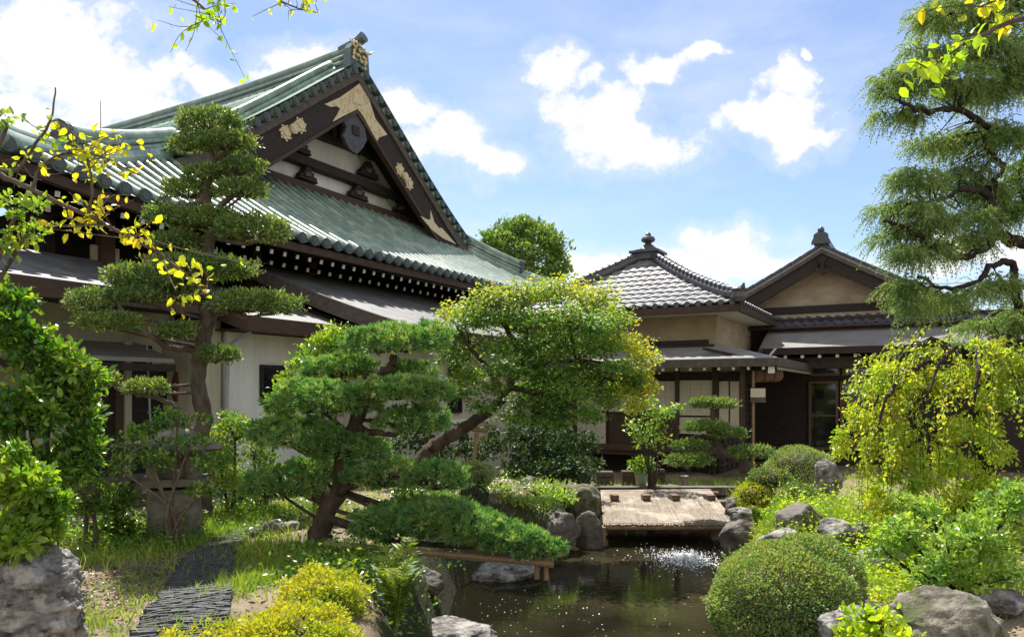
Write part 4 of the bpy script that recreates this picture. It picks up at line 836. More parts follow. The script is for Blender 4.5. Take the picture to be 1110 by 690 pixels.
b0 = base_at(345, 7.7)
cloud_tree('black_pine', 'cloud-pruned dark green pine with leaning trunk and layered pads overhanging the pond', 'tree', b0,
    [(350, 565, 7.7), (368, 530, 7.75), (373, 492, 7.7), (386, 458, 7.7), (396, 430, 7.65), (407, 410, 7.6), (424, 396, 7.6), (428, 384, 7.6)], [.14, .108, .095, .083, .075, .062, .05, .038, .02],
    [[(366, 535, 7.7), (395, 520, 7.5), (430, 515, 7.3), (470, 520, 7.1)], [(355, 560, 7.7), (390, 575, 7.5), (440, 588, 7.3), (520, 592, 7.1), (575, 590, 7.0)], [(375, 490, 7.7), (345, 485, 7.8), (310, 480, 7.9)], [(390, 440, 7.7), (360, 440, 7.8), (335, 438, 7.8)],
     [(384, 462, 7.7), (410, 470, 7.6), (440, 468, 7.5)], [(398, 428, 7.65), (430, 430, 7.5), (455, 428, 7.5)], [(358, 545, 7.7), (330, 535, 7.8), (300, 530, 7.9)], [(410, 408, 7.6), (385, 405, 7.8), (360, 402, 7.9)]],
    [(427, 372, 58, 20, 7.6), (368, 402, 44, 16, 7.9), (446, 405, 26, 12, 7.8), (350, 437, 60, 22, 7.5), (440, 425, 52, 15, 7.4), (447, 460, 40, 21, 7.6), (322, 474, 50, 19, 7.5), (375, 487, 48, 20, 7.7), (308, 528, 46, 22, 7.7), (352, 512, 36, 14, 8.0),
     (415, 517, 45, 22, 7.6), (472, 520, 36, 22, 7.2), (468, 563, 46, 22, 7.1), (508, 574, 48, 23, 7.05), (548, 585, 42, 20, 7.0), (584, 595, 28, 14, 6.95), (430, 570, 52, 25, 7.3), (465, 552, 40, 16, 7.5)],
    LM['pine'], M['bark'], 'needle', 11, 620, leafL=.07)

b0 = base_at(218, 9.2)
cloud_tree('yew_pine', 'tall upright cloud-pruned tree with small leafy pads rising before the green roof', 'tree', b0,
    [(217, 540, 9.2), (211, 495, 9.2), (221, 455, 9.2), (215, 412, 9.2), (220, 372, 9.15), (227, 335, 9.1), (221, 290, 9.1), (230, 245, 9.1), (222, 208, 9.1), (232, 178, 9.1), (224, 152, 9.1), (223, 135, 9.1)], [.15, .125, .11, .10, .095, .095, .092, .088, .08, .065, .05, .035, .02, .01],
    [[(217, 392, 9.2), (208, 380, 9.1), (188, 378, 8.9), (165, 366, 8.7), (142, 352, 8.6), (130, 335, 8.5), (126, 318, 8.5)], [(223, 335, 9.1), (245, 338, 8.9), (270, 343, 8.8), (295, 340, 8.7)], [(222, 325, 9.1), (200, 320, 8.9), (172, 322, 8.7)], [(228, 250, 9.1), (250, 262, 8.9), (280, 262, 8.8)],
     [(226, 290, 9.1), (205, 292, 9.0), (180, 295, 8.8)], [(216, 468, 9.2), (192, 462, 9.0), (191, 444, 8.9), (172, 432, 8.8), (150, 427, 8.7), (125, 420, 8.7)], [(226, 215, 9.1), (205, 222, 9.0), (185, 228, 8.9)], [(228, 235, 9.1), (250, 215, 9.0), (265, 205, 9.0)], [(219, 388, 9.2), (232, 390, 9.1), (240, 388, 9.0)]],
    [(228, 136, 38, 17, 9.1), (243, 156, 34, 14, 9.0), (200, 158, 20, 12, 9.2), (262, 184, 26, 14, 9.0), (225, 190, 26, 13, 9.1), (205, 208, 30, 14, 9.2), (262, 208, 28, 14, 9.0), (275, 250, 40, 20, 8.8), (222, 240, 40, 15, 9.0), (180, 235, 26, 16, 9.0), (192, 262, 28, 13, 9.0), (215, 292, 60, 18, 9.0), (160, 305, 48, 18, 8.8), (277, 331, 50, 17, 8.8), (200, 322, 30, 12, 9.0), (98, 328, 26, 20, 8.5), (118, 350, 36, 15, 8.5), (150, 322, 28, 14, 8.6), (190, 360, 24, 12, 8.8), (237, 386, 22, 14, 9.0), (157, 421, 27, 12, 8.7), (112, 412, 18, 12, 8.7)],
    LM['maki'], M['bark_grey'], 'leaf', 21, 6200, bw=(.045, .018), leafL=.056)

b0 = base_at(826, 12.6)
cloud_tree('small_pine', 'small leaning pruned pine with flat pale pads beside the reed mat', 'tree', b0,
    [(812, 506, 12.7), (797, 494, 12.8), (781, 486, 12.9), (773, 470, 13.0), (772, 450, 13), (772, 440, 13)], [.10, .085, .075, .065, .05, .035, .015],
    [[(781, 486, 12.9), (766, 489, 12.9), (757, 500, 12.8), (745, 504, 12.8)], [(774, 472, 13), (758, 472, 13), (745, 474, 13)], [(800, 497, 12.8), (812, 490, 12.6), (822, 488, 12.6)], [(773, 466, 13), (790, 467, 12.9)]],
    [(772, 438, 27, 8, 13), (765, 463, 26, 9, 12.9), (788, 470, 22, 9, 12.8), (748, 483, 22, 8, 12.9), (746, 500, 27, 10, 12.7), (814, 491, 26, 10, 12.6)],
    LM['maki'], M['bark_grey'], 'leaf', 31, 5200, bw=(.035, .014), leafL=.056)

# ------------------------------------------------------------------ maple leaning over the pond
g = rng(41); b0 = base_at(432, 11.6)
mp = thing('maple_tree', 'spreading maple with long leaning trunk and crown golden on top', 'tree', b0)
part_limb(mp, 'trunk', [b0 - [0, 0, .1], at(455, 500, 11.7), at(478, 478, 11.8), at(512, 458, 11.9), at(542, 434, 12), at(556, 408, 12), at(565, 380, 12), at(575, 350, 12)], [.14, .12, .108, .098, .088, .072, .055, .035, .02], M['bark'], g, 12, 8, True, .18)
for b in ([(545, 430, 12), (530, 400, 12), (510, 378, 11.9), (495, 355, 11.9)], [(556, 408, 12), (590, 395, 12), (625, 390, 12), (670, 395, 12.2)], [(560, 395, 12), (600, 365, 12.2), (640, 345, 12.3)], [(565, 380, 12), (545, 350, 12), (530, 325, 12)], [(550, 420, 12), (585, 425, 11.7), (620, 425, 11.5)]): part_limb(mp, 'branch', b, [.06, .015], M['bark'], g, 7, 5)
ml = [(505, 338, 28, 10), (530, 322, 30, 10), (565, 318, 34, 10), (602, 317, 34, 10), (640, 326, 32, 11), (665, 342, 26, 10), (492, 358, 26, 10), (525, 350, 34, 11), (565, 345, 36, 12), (608, 345, 38, 12), (645, 352, 30, 11), (498, 382, 26, 11), (530, 378, 30, 11), (570, 374, 36, 11), (612, 374, 36, 12), (650, 376, 32, 11),
      (505, 404, 22, 8), (548, 400, 30, 10), (590, 402, 34, 11), (632, 402, 32, 10), (672, 398, 24, 9), (535, 422, 20, 7), (575, 424, 28, 9), (615, 426, 30, 10), (652, 424, 26, 9), (600, 444, 24, 8), (640, 444, 20, 8), (560, 440, 18, 7), (486, 340, 14, 8), (682, 415, 18, 8)]
gm = rng(43); lb = [lobe(x + gm.normal(0, 3), y + gm.normal(0, 2), a * gm.uniform(.7, 1.05), b * gm.uniform(1.1, 1.9), 12 + gm.uniform(-.75, .6) - (.35 if y > 395 else 0), 1.0) for x, y, a, b in ml]
for x, y, a, b in ((500, 425, 18, 12), (525, 440, 18, 9), (560, 452, 22, 8), (600, 456, 24, 8), (640, 452, 18, 8), (660, 436, 16, 9)): lb.append(lobe(x, y, a, b, 11.6 + gm.uniform(-.3, .4), 1.0))
mb = MB(); P, N = blob(lb, 29000, g, .75, -1, .8, .4); D = nrm(N * [.9, .9, .1] + g.normal(0, .6, N.shape) * [1, 1, .45] + [0, 0, -.15]); topz = np.interp(P[:, 0], [at(x, 0, 12)[0] for x in (475, 530, 600, 660, 715)], [at(0, y, 12)[2] for y in (335, 312, 306, 322, 365)])
hi = g.random(len(P)) < .8 * np.clip(1 - (topz - P[:, 2]) / .42, 0, 1)  # golden leaves grow more frequent towards the crown top
leaves(mb, P[~hi], D[~hi], .066, .30, g, .15, .85); mb.build('crown', LM['maple'], mp)
mb = MB(); leaves(mb, P[hi], D[hi], .066, .30, g, .15, .85)
P, N = blob([lobe(x, y, a, b, 12.2, 1) for x, y, a, b in [(680, 372, 26, 11), (697, 388, 20, 12), (685, 405, 24, 10), (700, 420, 16, 12), (672, 425, 22, 10), (690, 440, 14, 10), (510, 408, 20, 9)]], 3800, g, .7, -1, .8, .3); D = nrm(N * [.8, .8, .2] + g.normal(0, .6, N.shape)); leaves(mb, P, D, .066, .3, g, .15, .8); mb.build('golden_foliage', LM['maple_gold'], mp)
tm = MB(); tg, _ = blob(lb, 90, g, .6); br = np.array([at(556, 408, 12), at(590, 395, 12), at(625, 390, 12), at(530, 400, 12), at(600, 365, 12.2), at(545, 350, 12), at(510, 378, 12), at(585, 425, 11.7), at(640, 345, 12.2)])
twigs_to(tm, lambda t: br[np.argmin(np.linalg.norm(br - t, axis=1))], tg, .012, g, 0); tm.build('twigs', M['bark'], mp)
p0 = at(517, 463, 11.9); mb = MB(); mb.tube([p0 + [0, 0, -.08], [p0[0] - .12, p0[1] - .1, g1(p0[0], p0[1]) - .1]], .035, 9); mb.tube([p0 + [-.16, 0, .0], p0 + [.16, 0, -.06]], .04, 9)
solo(mb, 'tree_prop', M['bamboo'], 'wooden prop holding up the leaning maple trunk', 'prop', [p0[0] - .12, p0[1] - .1, g1(p0[0], p0[1])])
# bamboo rail carrying the lowest pine pad
a, b = at(352, 589, 7.2), at(600, 611, 6.9); mb = MB(); t = np.linspace(0, 1, 40)[:, None]; P = a * (1 - t) + b * t; rr = .032 * (1 + .18 * (np.abs((np.linspace(0, 9, 40) % 1) - .5) > .44)); mb.tube(P, rr, 9)
rail = thing('bamboo_support', 'long brown bamboo rail propping the lowest pine pad above the pond', 'support', [a[0], a[1], g1(a[0], a[1])]); mb.build('rail', M['bamboo'], rail)
for q in (.02, .93, .97):
    c = a * (1 - q) + b * q; zb_ = g1(c[0], c[1]) - .1 if q < .5 else c[2] - .16; mb = MB(); mb.tube([c + [0, .03, .05], [c[0], c[1] + .03, zb_]], .024, 8); mb.build('post', M['bamboo'], rail)

# ------------------------------------------------------------------ broadleaf shrubs
def shrub(name, label, cat, lobes, n, m_leaf, L, seed, base=None, ratio=.26, stems=10, m_bark=None, oval=False, th=.65, group=None, droop=0.0, flat=.6, r0=.018, zlo=-1.0, up=.25, split=6):
    g = rng(seed); lb = [l if len(l) == 6 else lobe(*l[:5]) for l in lobes]
    A = np.array(lb); big = lb
    if split:
        lb = []
        for (x, y, z, a, b, c) in big:
            lb.append((x, y, z, a * .62, b * .62, c * .62))
            for q in range(split): u = nrm(g.normal(0, 1, 3)); w = g.uniform(.55, .95); k = g.uniform(.26, .46); lb.append((x + u[0] * a * w, y + u[1] * b * w, z + u[2] * c * w, a * k, b * k, c * k * .85))
    if base is None:
        x, y = A[:, 0].mean(), A[:, 1].mean(); base = np.array([x, y, g1(x, y)])
    root = thing(name, label, cat, base, group)
    P, N = blob(lb, n, g, th, zlo, 1, .38); D = nrm(N * .7 + g.normal(0, .6, N.shape) + [0, 0, up - droop]); mb = MB(); leaves(mb, P, D, L, ratio, g, .25, flat, oval); mb.build('foliage', m_leaf, root)
    tm = MB(); tg, _ = blob(lb, stems * 3, g, .7)
    fork = base + (A[:, :3].mean(0) - base) * [.5, .5, .35]; hubs = [fork + g.normal(0, .05, 3)] + [l[:3] - np.array([0, 0, l[5] * .5]) for l in A]
    for h in hubs[1:]: 
        q = catmull([base - [0, 0, .06] + g.normal(0, .04, 3) * [1, 1, 0], fork + g.normal(0, .06, 3), h], 5); tm.tube(q, np.linspace(r0 * 1.6, r0 * .8, len(q)), 7, False)
    H = np.array(hubs[1:]); twigs_to(tm, lambda t: H[np.argmin(np.linalg.norm(H - t, axis=1))], tg, r0 * .6, g, 0)
    tm.build('stems', m_bark or M['twig'], root, True); return root
shrub('camellia_bush', 'large glossy dark green bush at the left edge before the dark porch', 'bush', [(30, 370, 42, 38, 6.2), (78, 425, 42, 45, 6.4), (25, 440, 45, 50, 6.0), (85, 490, 36, 45, 6.4), (40, 510, 45, 40, 6.1), (15, 325, 24, 22, 6.3), (60, 395, 35, 35, 6.4)], 7000, LM['camellia'], .08, 51, base=base_at(50, 6.3), ratio=.22, stems=22, th=.75, oval=True)
shrub('sunlit_shrub', 'sunlit bright green shrub low at the left edge behind the big rock', 'bush', [(15, 525, 38, 32, 4.7), (45, 555, 34, 32, 4.8), (8, 585, 40, 34, 4.6), (20, 500, 20, 18, 4.8)], 3600, LM['bright'], .062, 52, base=base_at(25, 4.9), ratio=.27, stems=16, m_bark=M['twig_pale'], oval=True)
shrub('garden_camellia', 'slender camellia with pale forked stem standing in front of the stone lantern', 'bush', [(148, 478, 30, 18, 7.7), (192, 455, 30, 14, 7.7), (165, 497, 30, 12, 7.6), (232, 505, 24, 16, 7.6), (132, 503, 24, 14, 7.7), (222, 530, 24, 9, 7.6), (205, 478, 26, 12, 7.6)], 1700, LM['camellia'], .055, 53, base=base_at(190, 7.9), ratio=.27, stems=14, m_bark=M['twig_pale'], r0=.012, oval=True, th=.7)
shrub('leafy_shrub', 'light green shrub between the upright trunk and the white wall', 'bush', [(255, 465, 24, 24, 9.6), (245, 505, 32, 28, 9.5), (262, 530, 24, 20, 9.4), (236, 480, 22, 22, 9.6)], 3000, LM['bright'], .062, 54, base=base_at(250, 9.6), stems=14)
shrub('yellow_green_shrub', 'tall yellow-green shrub behind the layered pine against the white wall', 'bush', [(365, 365, 26, 24, 10.2), (340, 385, 28, 26, 10.1), (320, 405, 22, 26, 10.2), (310, 435, 22, 24, 10.2), (385, 380, 22, 20, 10.3), (305, 465, 18, 25, 10.2), (350, 420, 30, 25, 10.3)], 4200, LM['bright'], .07, 55, base=base_at(345, 10.3), stems=14, th=.6)
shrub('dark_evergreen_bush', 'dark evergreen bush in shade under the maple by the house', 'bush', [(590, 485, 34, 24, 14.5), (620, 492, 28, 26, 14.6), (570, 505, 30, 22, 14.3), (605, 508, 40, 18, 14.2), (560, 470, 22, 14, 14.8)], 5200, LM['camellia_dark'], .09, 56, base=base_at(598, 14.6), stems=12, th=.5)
shrub('veranda_shrub', 'yellow-green shrub growing close to the shoji veranda behind the small pine', 'bush', [(704, 440, 16, 12, 15.6), (718, 452, 20, 16, 15.6), (696, 462, 20, 15, 15.5), (708, 478, 22, 14, 15.4), (688, 442, 12, 10, 15.6), (735, 440, 10, 8, 15.6)], 1200, LM['silver'], .085, 57, base=base_at(706, 15.65), stems=12, th=.6)
shrub('glossy_shrub', 'glossy leaved shrub with sparkling leaves at the right above the mossy boulder', 'bush', [(985, 575, 34, 24, 6.4), (1030, 590, 42, 34, 6.2), (1070, 575, 40, 40, 6.3), (1010, 620, 36, 22, 6.0), (1060, 620, 45, 25, 6.1), (960, 590, 24, 16, 6.4), (1095, 545, 30, 26, 6.4), (1000, 550, 30, 16, 6.6)], 5600, LM['silver'], .052, 58, base=base_at(1040, 6.5), ratio=.3, stems=20, m_bark=M['bark_dark'], th=.6, flat=.75)
shrub('spreading_shrub', 'loose yellow-green shrub spreading below the weeping tree behind the glossy shrub', 'bush', [(955, 545, 30, 16, 8.3), (1000, 552, 34, 18, 8.1), (1045, 545, 34, 20, 8.0), (1085, 535, 30, 22, 8.0), (975, 568, 26, 12, 7.6), (1060, 525, 26, 14, 8.4)], 3000, LM['weep'], .06, 63, base=base_at(1015, 8.3), stems=16, th=.8, m_bark=M['bark_dark'])
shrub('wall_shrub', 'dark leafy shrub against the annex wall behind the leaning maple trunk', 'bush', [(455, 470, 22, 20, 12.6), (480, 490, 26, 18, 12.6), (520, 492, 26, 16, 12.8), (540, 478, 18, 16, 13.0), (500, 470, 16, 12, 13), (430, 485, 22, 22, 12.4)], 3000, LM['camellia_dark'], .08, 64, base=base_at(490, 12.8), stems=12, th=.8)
shrub('wall_shrub', 'thin yellowish shrub at the foot of the white wall left of the layered pine', 'bush', [(275, 480, 20, 26, 10.2), (292, 510, 24, 22, 10.1), (300, 455, 16, 18, 10.3), (270, 520, 20, 20, 10.0)], 1700, LM['bright'], .06, 65, base=base_at(283, 10.2), stems=12, th=.85)
shrub('sapling', 'young leafy plant with bright leaves at the bottom right between two boulders', 'plant', [(955, 672, 30, 14, 4.9), (975, 690, 30, 16, 4.8), (930, 690, 26, 14, 4.9)], 420, LM['limeleaf'], .06, 59, base=base_at(955, 5.0), ratio=.3, stems=8, oval=True)
shrub('broadleaf_tree_branch', 'evergreen tree reaching in from the left edge with clustered light leaves', 'tree', [(18, 225, 30, 14, 4.6), (25, 250, 28, 18, 4.6), (2, 265, 18, 14, 4.5), (8, 130, 16, 12, 4.6), (-70, 190, 50, 60, 4.6), (-90, 300, 50, 50, 4.5)], 1500, LM['bright'], .05, 60, base=base_at(-260, 4.7), ratio=.25, stems=14, m_bark=M['bark_grey'], r0=.014, oval=True)
shrub('low_shrub', 'low shrub with pale leaves spreading over rocks near the pond head', 'bush', [(560, 545, 38, 14, 11.4), (590, 535, 30, 12, 12), (540, 535, 22, 12, 11.8), (610, 540, 18, 10, 12)], 1700, LM['silver'], .075, 61, base=base_at(560, 11.8), stems=8, th=.7)
shrub('undergrowth_bush', 'low green bush at the foot of the porch beside the small clipped ball', 'bush', [(125, 545, 22, 22, 8.0), (118, 570, 18, 14, 7.9), (140, 570, 16, 12, 7.9)], 900, LM['camellia'], .06, 62, base=base_at(125, 8.0), stems=8, oval=True)

# ------------------------------------------------------------------ clipped domes
def dome(name, label, px, py, hw, hh, Y, m_leaf, n, L, seed, zb=None, rough=.07, extra=(), dep=1.0, ratio=.3, cat='shrub', group=None, stem=None, squash=1.0, th=.07, lump=6):
    group = group or {'azalea_mound': 'lime azalea mounds at the bottom edge', 'clipped_ball': 'small clipped ball shrubs', 'clipped_dome': 'clipped dome shrubs'}.get(name)
    g = rng(seed); c = at(px, py, Y); rx = hw * Y / F; rz = hh * Y / F; ry = rx * dep
    gb = g1(c[0], c[1]); base = np.array([c[0], c[1], gb]); root = thing(name, label, cat, base, group)
    lb = (c[0], c[1], c[2], rx, ry, rz); mb = MB(); zlo = -1 if stem else -.75
    P, N = blob((lumps(lb, g, lump, .4) if lump else [lb]) + [lobe(*e) for e in extra], n, g, th * 1.6, zlo, 1.0, rough); D = nrm(N + g.normal(0, .55, N.shape)); leaves(mb, P, D, L, ratio, g, .25, .2); k = g.choice(len(P), max(20, n // 260)); Q = np.repeat(P[k], 9, 0) + np.repeat(nrm(N[k] + [0, 0, .5]), 9, 0) * np.tile(np.linspace(0, L * 3.2, 9), len(k))[:, None]; leaves(mb, Q, nrm(g.normal(0, 1, Q.shape) + np.repeat(N[k], 9, 0) * .8), L * 1.15, ratio, g, .25, .3); mb.build('foliage', m_leaf, root)
    tm = MB(); u = np.linspace(0, np.pi, 14); v = np.linspace(0, 2 * np.pi, 22); U, Vv = np.meshgrid(u, v, indexing='ij'); k = .68 + .04 * np.sin(5 * Vv + 3 * U)
    tm.grid(np.stack([c[0] + rx * k * np.sin(U) * np.cos(Vv), c[1] + ry * k * np.sin(U) * np.sin(Vv), c[2] + rz * k * np.cos(U)], -1)); tm.build('twig_mass', M['twig'], root, True)
    st = MB()
    for (dx, dy) in (((0, 0),) if not stem else stem): st.tube(catmull([base + [dx, dy, -.08], base * .5 + (c) * .5 + [dx * .8, dy * .8, 0], c - [0, 0, rz * .4]], 4), .03 if not stem else .022, 7)
    st.build('stem', M['bark_grey'], root, True); return root
dome('azalea_dome', 'large clipped azalea mound on the right bank of the pond', 850, 658, 80, 70, 6.0, LM['azalea'], 52000, .025, 71, lump=0, th=.10, extra=((878, 634, 56, 56, 6.05),), rough=.045)
dome('azalea_mound', 'lime yellow clipped azalea mound at the bottom beside the fern', 352, 650, 50, 34, 5.5, LM['lime'], 9000, .03, 72, rough=.2, th=.3, lump=9)
dome('azalea_mound', 'lime yellow azalea mound at the bottom edge over the slate path end', 325, 700, 66, 46, 4.8, LM['lime'], 14000, .03, 73, rough=.2, th=.3, lump=9)
dome('azalea_mound', 'low lime yellow azalea in the bottom edge left of the other azalea mounds', 232, 718, 56, 34, 4.55, LM['lime'], 7000, .03, 74, rough=.2, th=.3, lump=9)
dome('clipped_dome', 'smooth dark green clipped dome by the glass doors', 866, 505, 35, 22, 14, LM['azalea'], 9000, .03, 75, lump=0)
dome('clipped_ball', 'small clipped ball bush on a bent stem left of the stone lantern', 96, 537, 21, 20, 7.6, LM['camellia'], 2600, .03, 76, lump=0, stem=((.08, 0), (-.05, .03)))
dome('clipped_ball', 'grey-green clipped mound right of the reed mat, below the small pine', 836, 519, 24, 14, 11.6, LM['maki'], 2600, .035, 77, lump=4)
dome('clipped_ball', 'flat grey-green clipped mound in front of the upright grey rock', 867, 535, 20, 12, 11.0, LM['maki'], 2000, .035, 78, lump=3)
dome('clipped_ball', 'round lime green tuft beside the corner of the reed mat', 816, 538, 19, 15, 11.5, LM['lime'], 2400, .035, 79, lump=0)
dome('clipped_dome', 'brownish green clipped dome under the leaning maple', 512, 514, 26, 16, 10.8, LM['azalea'], 3600, .03, 80, lump=4)
dome('clipped_dome', 'small dark round shrub on the shaded bank left of the low pale-leaved shrub', 514, 538, 14, 13, 10.6, LM['camellia_dark'], 1500, .03, 81, lump=0)

# ------------------------------------------------------------------ weeping tree on the right
DW = 1.2
g = rng(91); b0 = base_at(1066, 7.9 * DW); wat = lambda x, y, Y: at(x, y, Y * DW)
wt = thing('weeping_tree', 'weeping tree with a mop of hanging yellow-green leaves on the right bank', 'tree', b0)
part_limb(wt, 'trunk', [b0 - [0, 0, .1], wat(1070, 500, 7.9), wat(1062, 455, 7.8), wat(1068, 420, 7.7), wat(1050, 395, 7.6), wat(1025, 382, 7.5)], [.15, .13, .12, .11, .09, .07, .05], M['bark_dark'], g, 11, 6, True, .12)
arms = [[(1050, 396, 7.6), (1010, 372, 7.4), (985, 382, 7.2), (962, 405, 7.1), (948, 440, 7.0)], [(1045, 394, 7.6), (1000, 385, 7.2), (985, 404, 6.9), (962, 440, 6.8)], [(1040, 392, 7.6), (1000, 395, 7.0), (965, 425, 6.7), (950, 470, 6.6)], [(1055, 398, 7.6), (1075, 375, 7.3), (1105, 385, 7.1), (1130, 420, 7)], [(1050, 396, 7.6), (1040, 375, 7.2), (1020, 392, 6.8), (1005, 430, 6.6)],
        [(1050, 396, 7.6), (1060, 378, 7.1), (1060, 405, 6.7), (1055, 440, 6.6)], [(1045, 394, 7.6), (1020, 370, 7.9), (990, 374, 8.2), (965, 394, 8.4)], [(1045, 420, 7.6), (1005, 425, 7.2), (985, 450, 7.0), (1000, 470, 6.9)], [(1066, 470, 7.8), (1040, 462, 7.3), (1005, 470, 7.0), (975, 490, 6.8)]]
S0 = []
for a in arms:
    a = [(x, y, Y * DW) for x, y, Y in a]; part_limb(wt, 'branch', a, [.045, .010], M['bark_dark'], g, 7, 6, False, .35); q = catmull([at(*p) for p in a], 8); S0.append(q[5:])
S0 = np.vstack(S0); mb = MB(); sm_ = MB(); n = 210
idx = g.integers(0, len(S0), n); st = S0[idx] + g.normal(0, .2, (n, 3)) * [.8, 1.5, .5]; out = nrm((st - wat(1040, 400, 7.5)) * [1, 1, 0] + g.normal(0, .35, (n, 3)) * [1, 1, 0]); ln = g.uniform(.2, 1.1, n)
ln = np.minimum(ln, (st[:, 2] - (-.05)) * .9)
K = 26; t = np.linspace(0, 1, K)[None, :, None]; pth = st[:, None] + out[:, None] * (.30 * np.sin(t * 1.7)) + np.array([0, 0, 1.0]) * (.10 * np.sin(t * 3.1) - ln[:, None, None] * t ** 1.35) + g.normal(0, .012, (n, K, 3))
for i in range(n): sm_.tube(pth[i, ::3], np.linspace(.004, .002, len(pth[i, ::3])), 4, False)
sm_.build('hanging_twigs', M['bark_dark'], wt, True)
P = pth[:, 1:].reshape(-1, 3); reps = 1; P = np.repeat(P, reps, 0) + g.normal(0, .02, (len(P) * reps, 3)); D = nrm(g.normal(0, .6, P.shape) + np.repeat(np.repeat(out, K - 1, 0), reps, 0) * .35 + [0, 0, -.75]); leaves(mb, P, D, .052, .26, g, .25, .3)
lw = [lobe(q[0], q[1], q[2], q[3], q[4] * DW) for q in ((965, 408, 34, 20, 7.1), (1000, 392, 40, 20, 7.2), (1045, 388, 40, 20, 7.2), (1085, 398, 36, 24, 7.2), (945, 440, 28, 24, 7.0), (990, 432, 34, 24, 6.9), (1030, 430, 36, 26, 7.0), (930, 480, 24, 24, 7.0), (970, 475, 34, 26, 6.9), (1015, 478, 36, 28, 6.9), (1060, 470, 34, 30, 7.0), (1095, 450, 28, 40, 7.2), (945, 520, 26, 22, 6.9), (990, 520, 36, 22, 6.8), (1035, 520, 36, 22, 6.8), (1080, 515, 34, 26, 7.0), (965, 552, 26, 14, 6.7), (1015, 556, 30, 14, 6.7))]
lw2 = []
for (x, y, z, a, b, c) in lw:
    for q in range(6): u = nrm(g.normal(0, 1, 3)); lw2.append((x + u[0] * a * .9, y + u[1] * b * .9, z + u[2] * c * .9, a * g.uniform(.22, .42), b * g.uniform(.3, .5), c * g.uniform(.25, .55)))
lw = lw2
P, N = blob(lw, 17000, g, .8, -1, 1, .3); D = nrm(N * .6 + g.normal(0, .7, P.shape) + [0, 0, -.35]); leaves(mb, P, D, .055, .26, g, .25, .4); mb.build('hanging_foliage', LM['weep'], wt)

# ------------------------------------------------------------------ tall gnarled conifer at the right edge
DJ = 1.3
g = rng(101); b0 = base_at(1185, 8.6 * DJ)
jt = thing('gnarled_juniper', 'tall gnarled conifer with drooping feathery sprays at the right edge', 'tree', b0)
part_limb(jt, 'trunk', [b0 - [0, 0, .1]] + [at(x, y, 8.6 * DJ) for x, y in ((1180, 520), (1165, 420), (1175, 330), (1160, 240), (1170, 140), (1150, 40), (1140, -80), (1120, -160))], [.26, .23, .21, .19, .17, .15, .12, .08, .03], M['bark_dark'], g, 12, 6, True, .15)
jb = [([(1165, 268, 8.6), (1110, 262, 8.5), (1086, 256, 8.4), (1079, 236, 8.3), (1076, 208, 8.3), (1088, 180, 8.3)], .085), ([(1082, 255, 8.4), (1060, 272, 8.2), (1036, 279, 8.1), (1006, 262, 8.0), (975, 243, 7.9), (957, 240, 7.9)], .055), ([(1165, 95, 8.6), (1110, 88, 8.4), (1070, 72, 8.3), (1040, 62, 8.2), (1010, 70, 8.1)], .08),
      ([(1172, 350, 8.6), (1110, 338, 8.4), (1101, 305, 8.3), (1098, 286, 8.3), (1080, 286, 8.2), (1058, 304, 8.1), (1030, 313, 8.0), (995, 300, 7.9)], .06), ([(1170, 160, 8.6), (1120, 150, 8.4), (1080, 140, 8.2), (1040, 118, 8.1), (1005, 122, 8.0), (975, 110, 8.0)], .06), ([(1155, 20, 8.6), (1110, 5, 8.4), (1070, -5, 8.3), (1030, 15, 8.2)], .06), ([(1168, 380, 8.6), (1120, 375, 8.4), (1085, 365, 8.3), (1065, 378, 8.2), (1040, 385, 8.1)], .08),
      ([(1076, 212, 8.3), (1050, 205, 8.1), (1020, 215, 8.0), (990, 222, 7.9)], .04), ([(1088, 180, 8.3), (1070, 160, 8.2), (1060, 130, 8.2)], .035), ([(1165, 240, 8.6), (1120, 225, 8.5), (1105, 200, 8.5), (1110, 170, 8.5)], .05)]
jb = [([(x, y, Y * DJ) for x, y, Y in p], r * 1.2) for p, r in jb]
for p, r in jb: part_limb(jt, 'branch', p, [r, r * .3], M['bark_dark'], g, 8, 6, False, .35)
jp = [(1030, 20, 55, 26), (1035, 92, 44, 20), (1038, 238, 44, 14), (1092, 152, 30, 20), (1062, 58, 36, 20), (1002, 58, 26, 14), (1045, 180, 34, 12), (1055, 262, 36, 10), (1085, 25, 40, 32), (985, 88, 40, 18), (1085, 95, 40, 28), (975, 125, 28, 12), (1040, 150, 50, 20), (1005, 195, 40, 16), (1050, 205, 42, 20), (985, 225, 38, 14), (1095, 225, 26, 20), (975, 255, 30, 12), (1000, 275, 42, 16), (1085, 310, 30, 14), (985, 308, 28, 14), (1035, 318, 36, 12), (1090, 350, 40, 22), (1075, 385, 40, 18), (1110, 400, 40, 25), (990, 330, 18, 10), (1130, 60, 40, 60), (1140, 180, 40, 60)]
lb = [lobe(x, y, a, b * .85, 8.25 * DJ + .4 * math.sin(x * .31 + y * .17), .8) for x, y, a, b in jp]
lb2 = []
for (x, y, z, a, b, c) in lb:
    for q in range(4): u = nrm(g.normal(0, 1, 3)); lb2.append((x + u[0] * a * .6, y + u[1] * b * .7, z + u[2] * c * .55, a * g.uniform(.32, .55), b * .5, c * g.uniform(.3, .5)))
n = 11500; P, N = blob(lb2, n, g, .6, -1, 1, .3); cc = np.array([l[:3] for l in lb]); D0 = nrm(N * [1, 1, .25] + g.normal(0, .45, N.shape) + [-.12, 0, -.05]); K = 10; t = np.linspace(0, 1, K)[None, :, None]; L_ = g.uniform(.10, .32, n)[:, None, None]
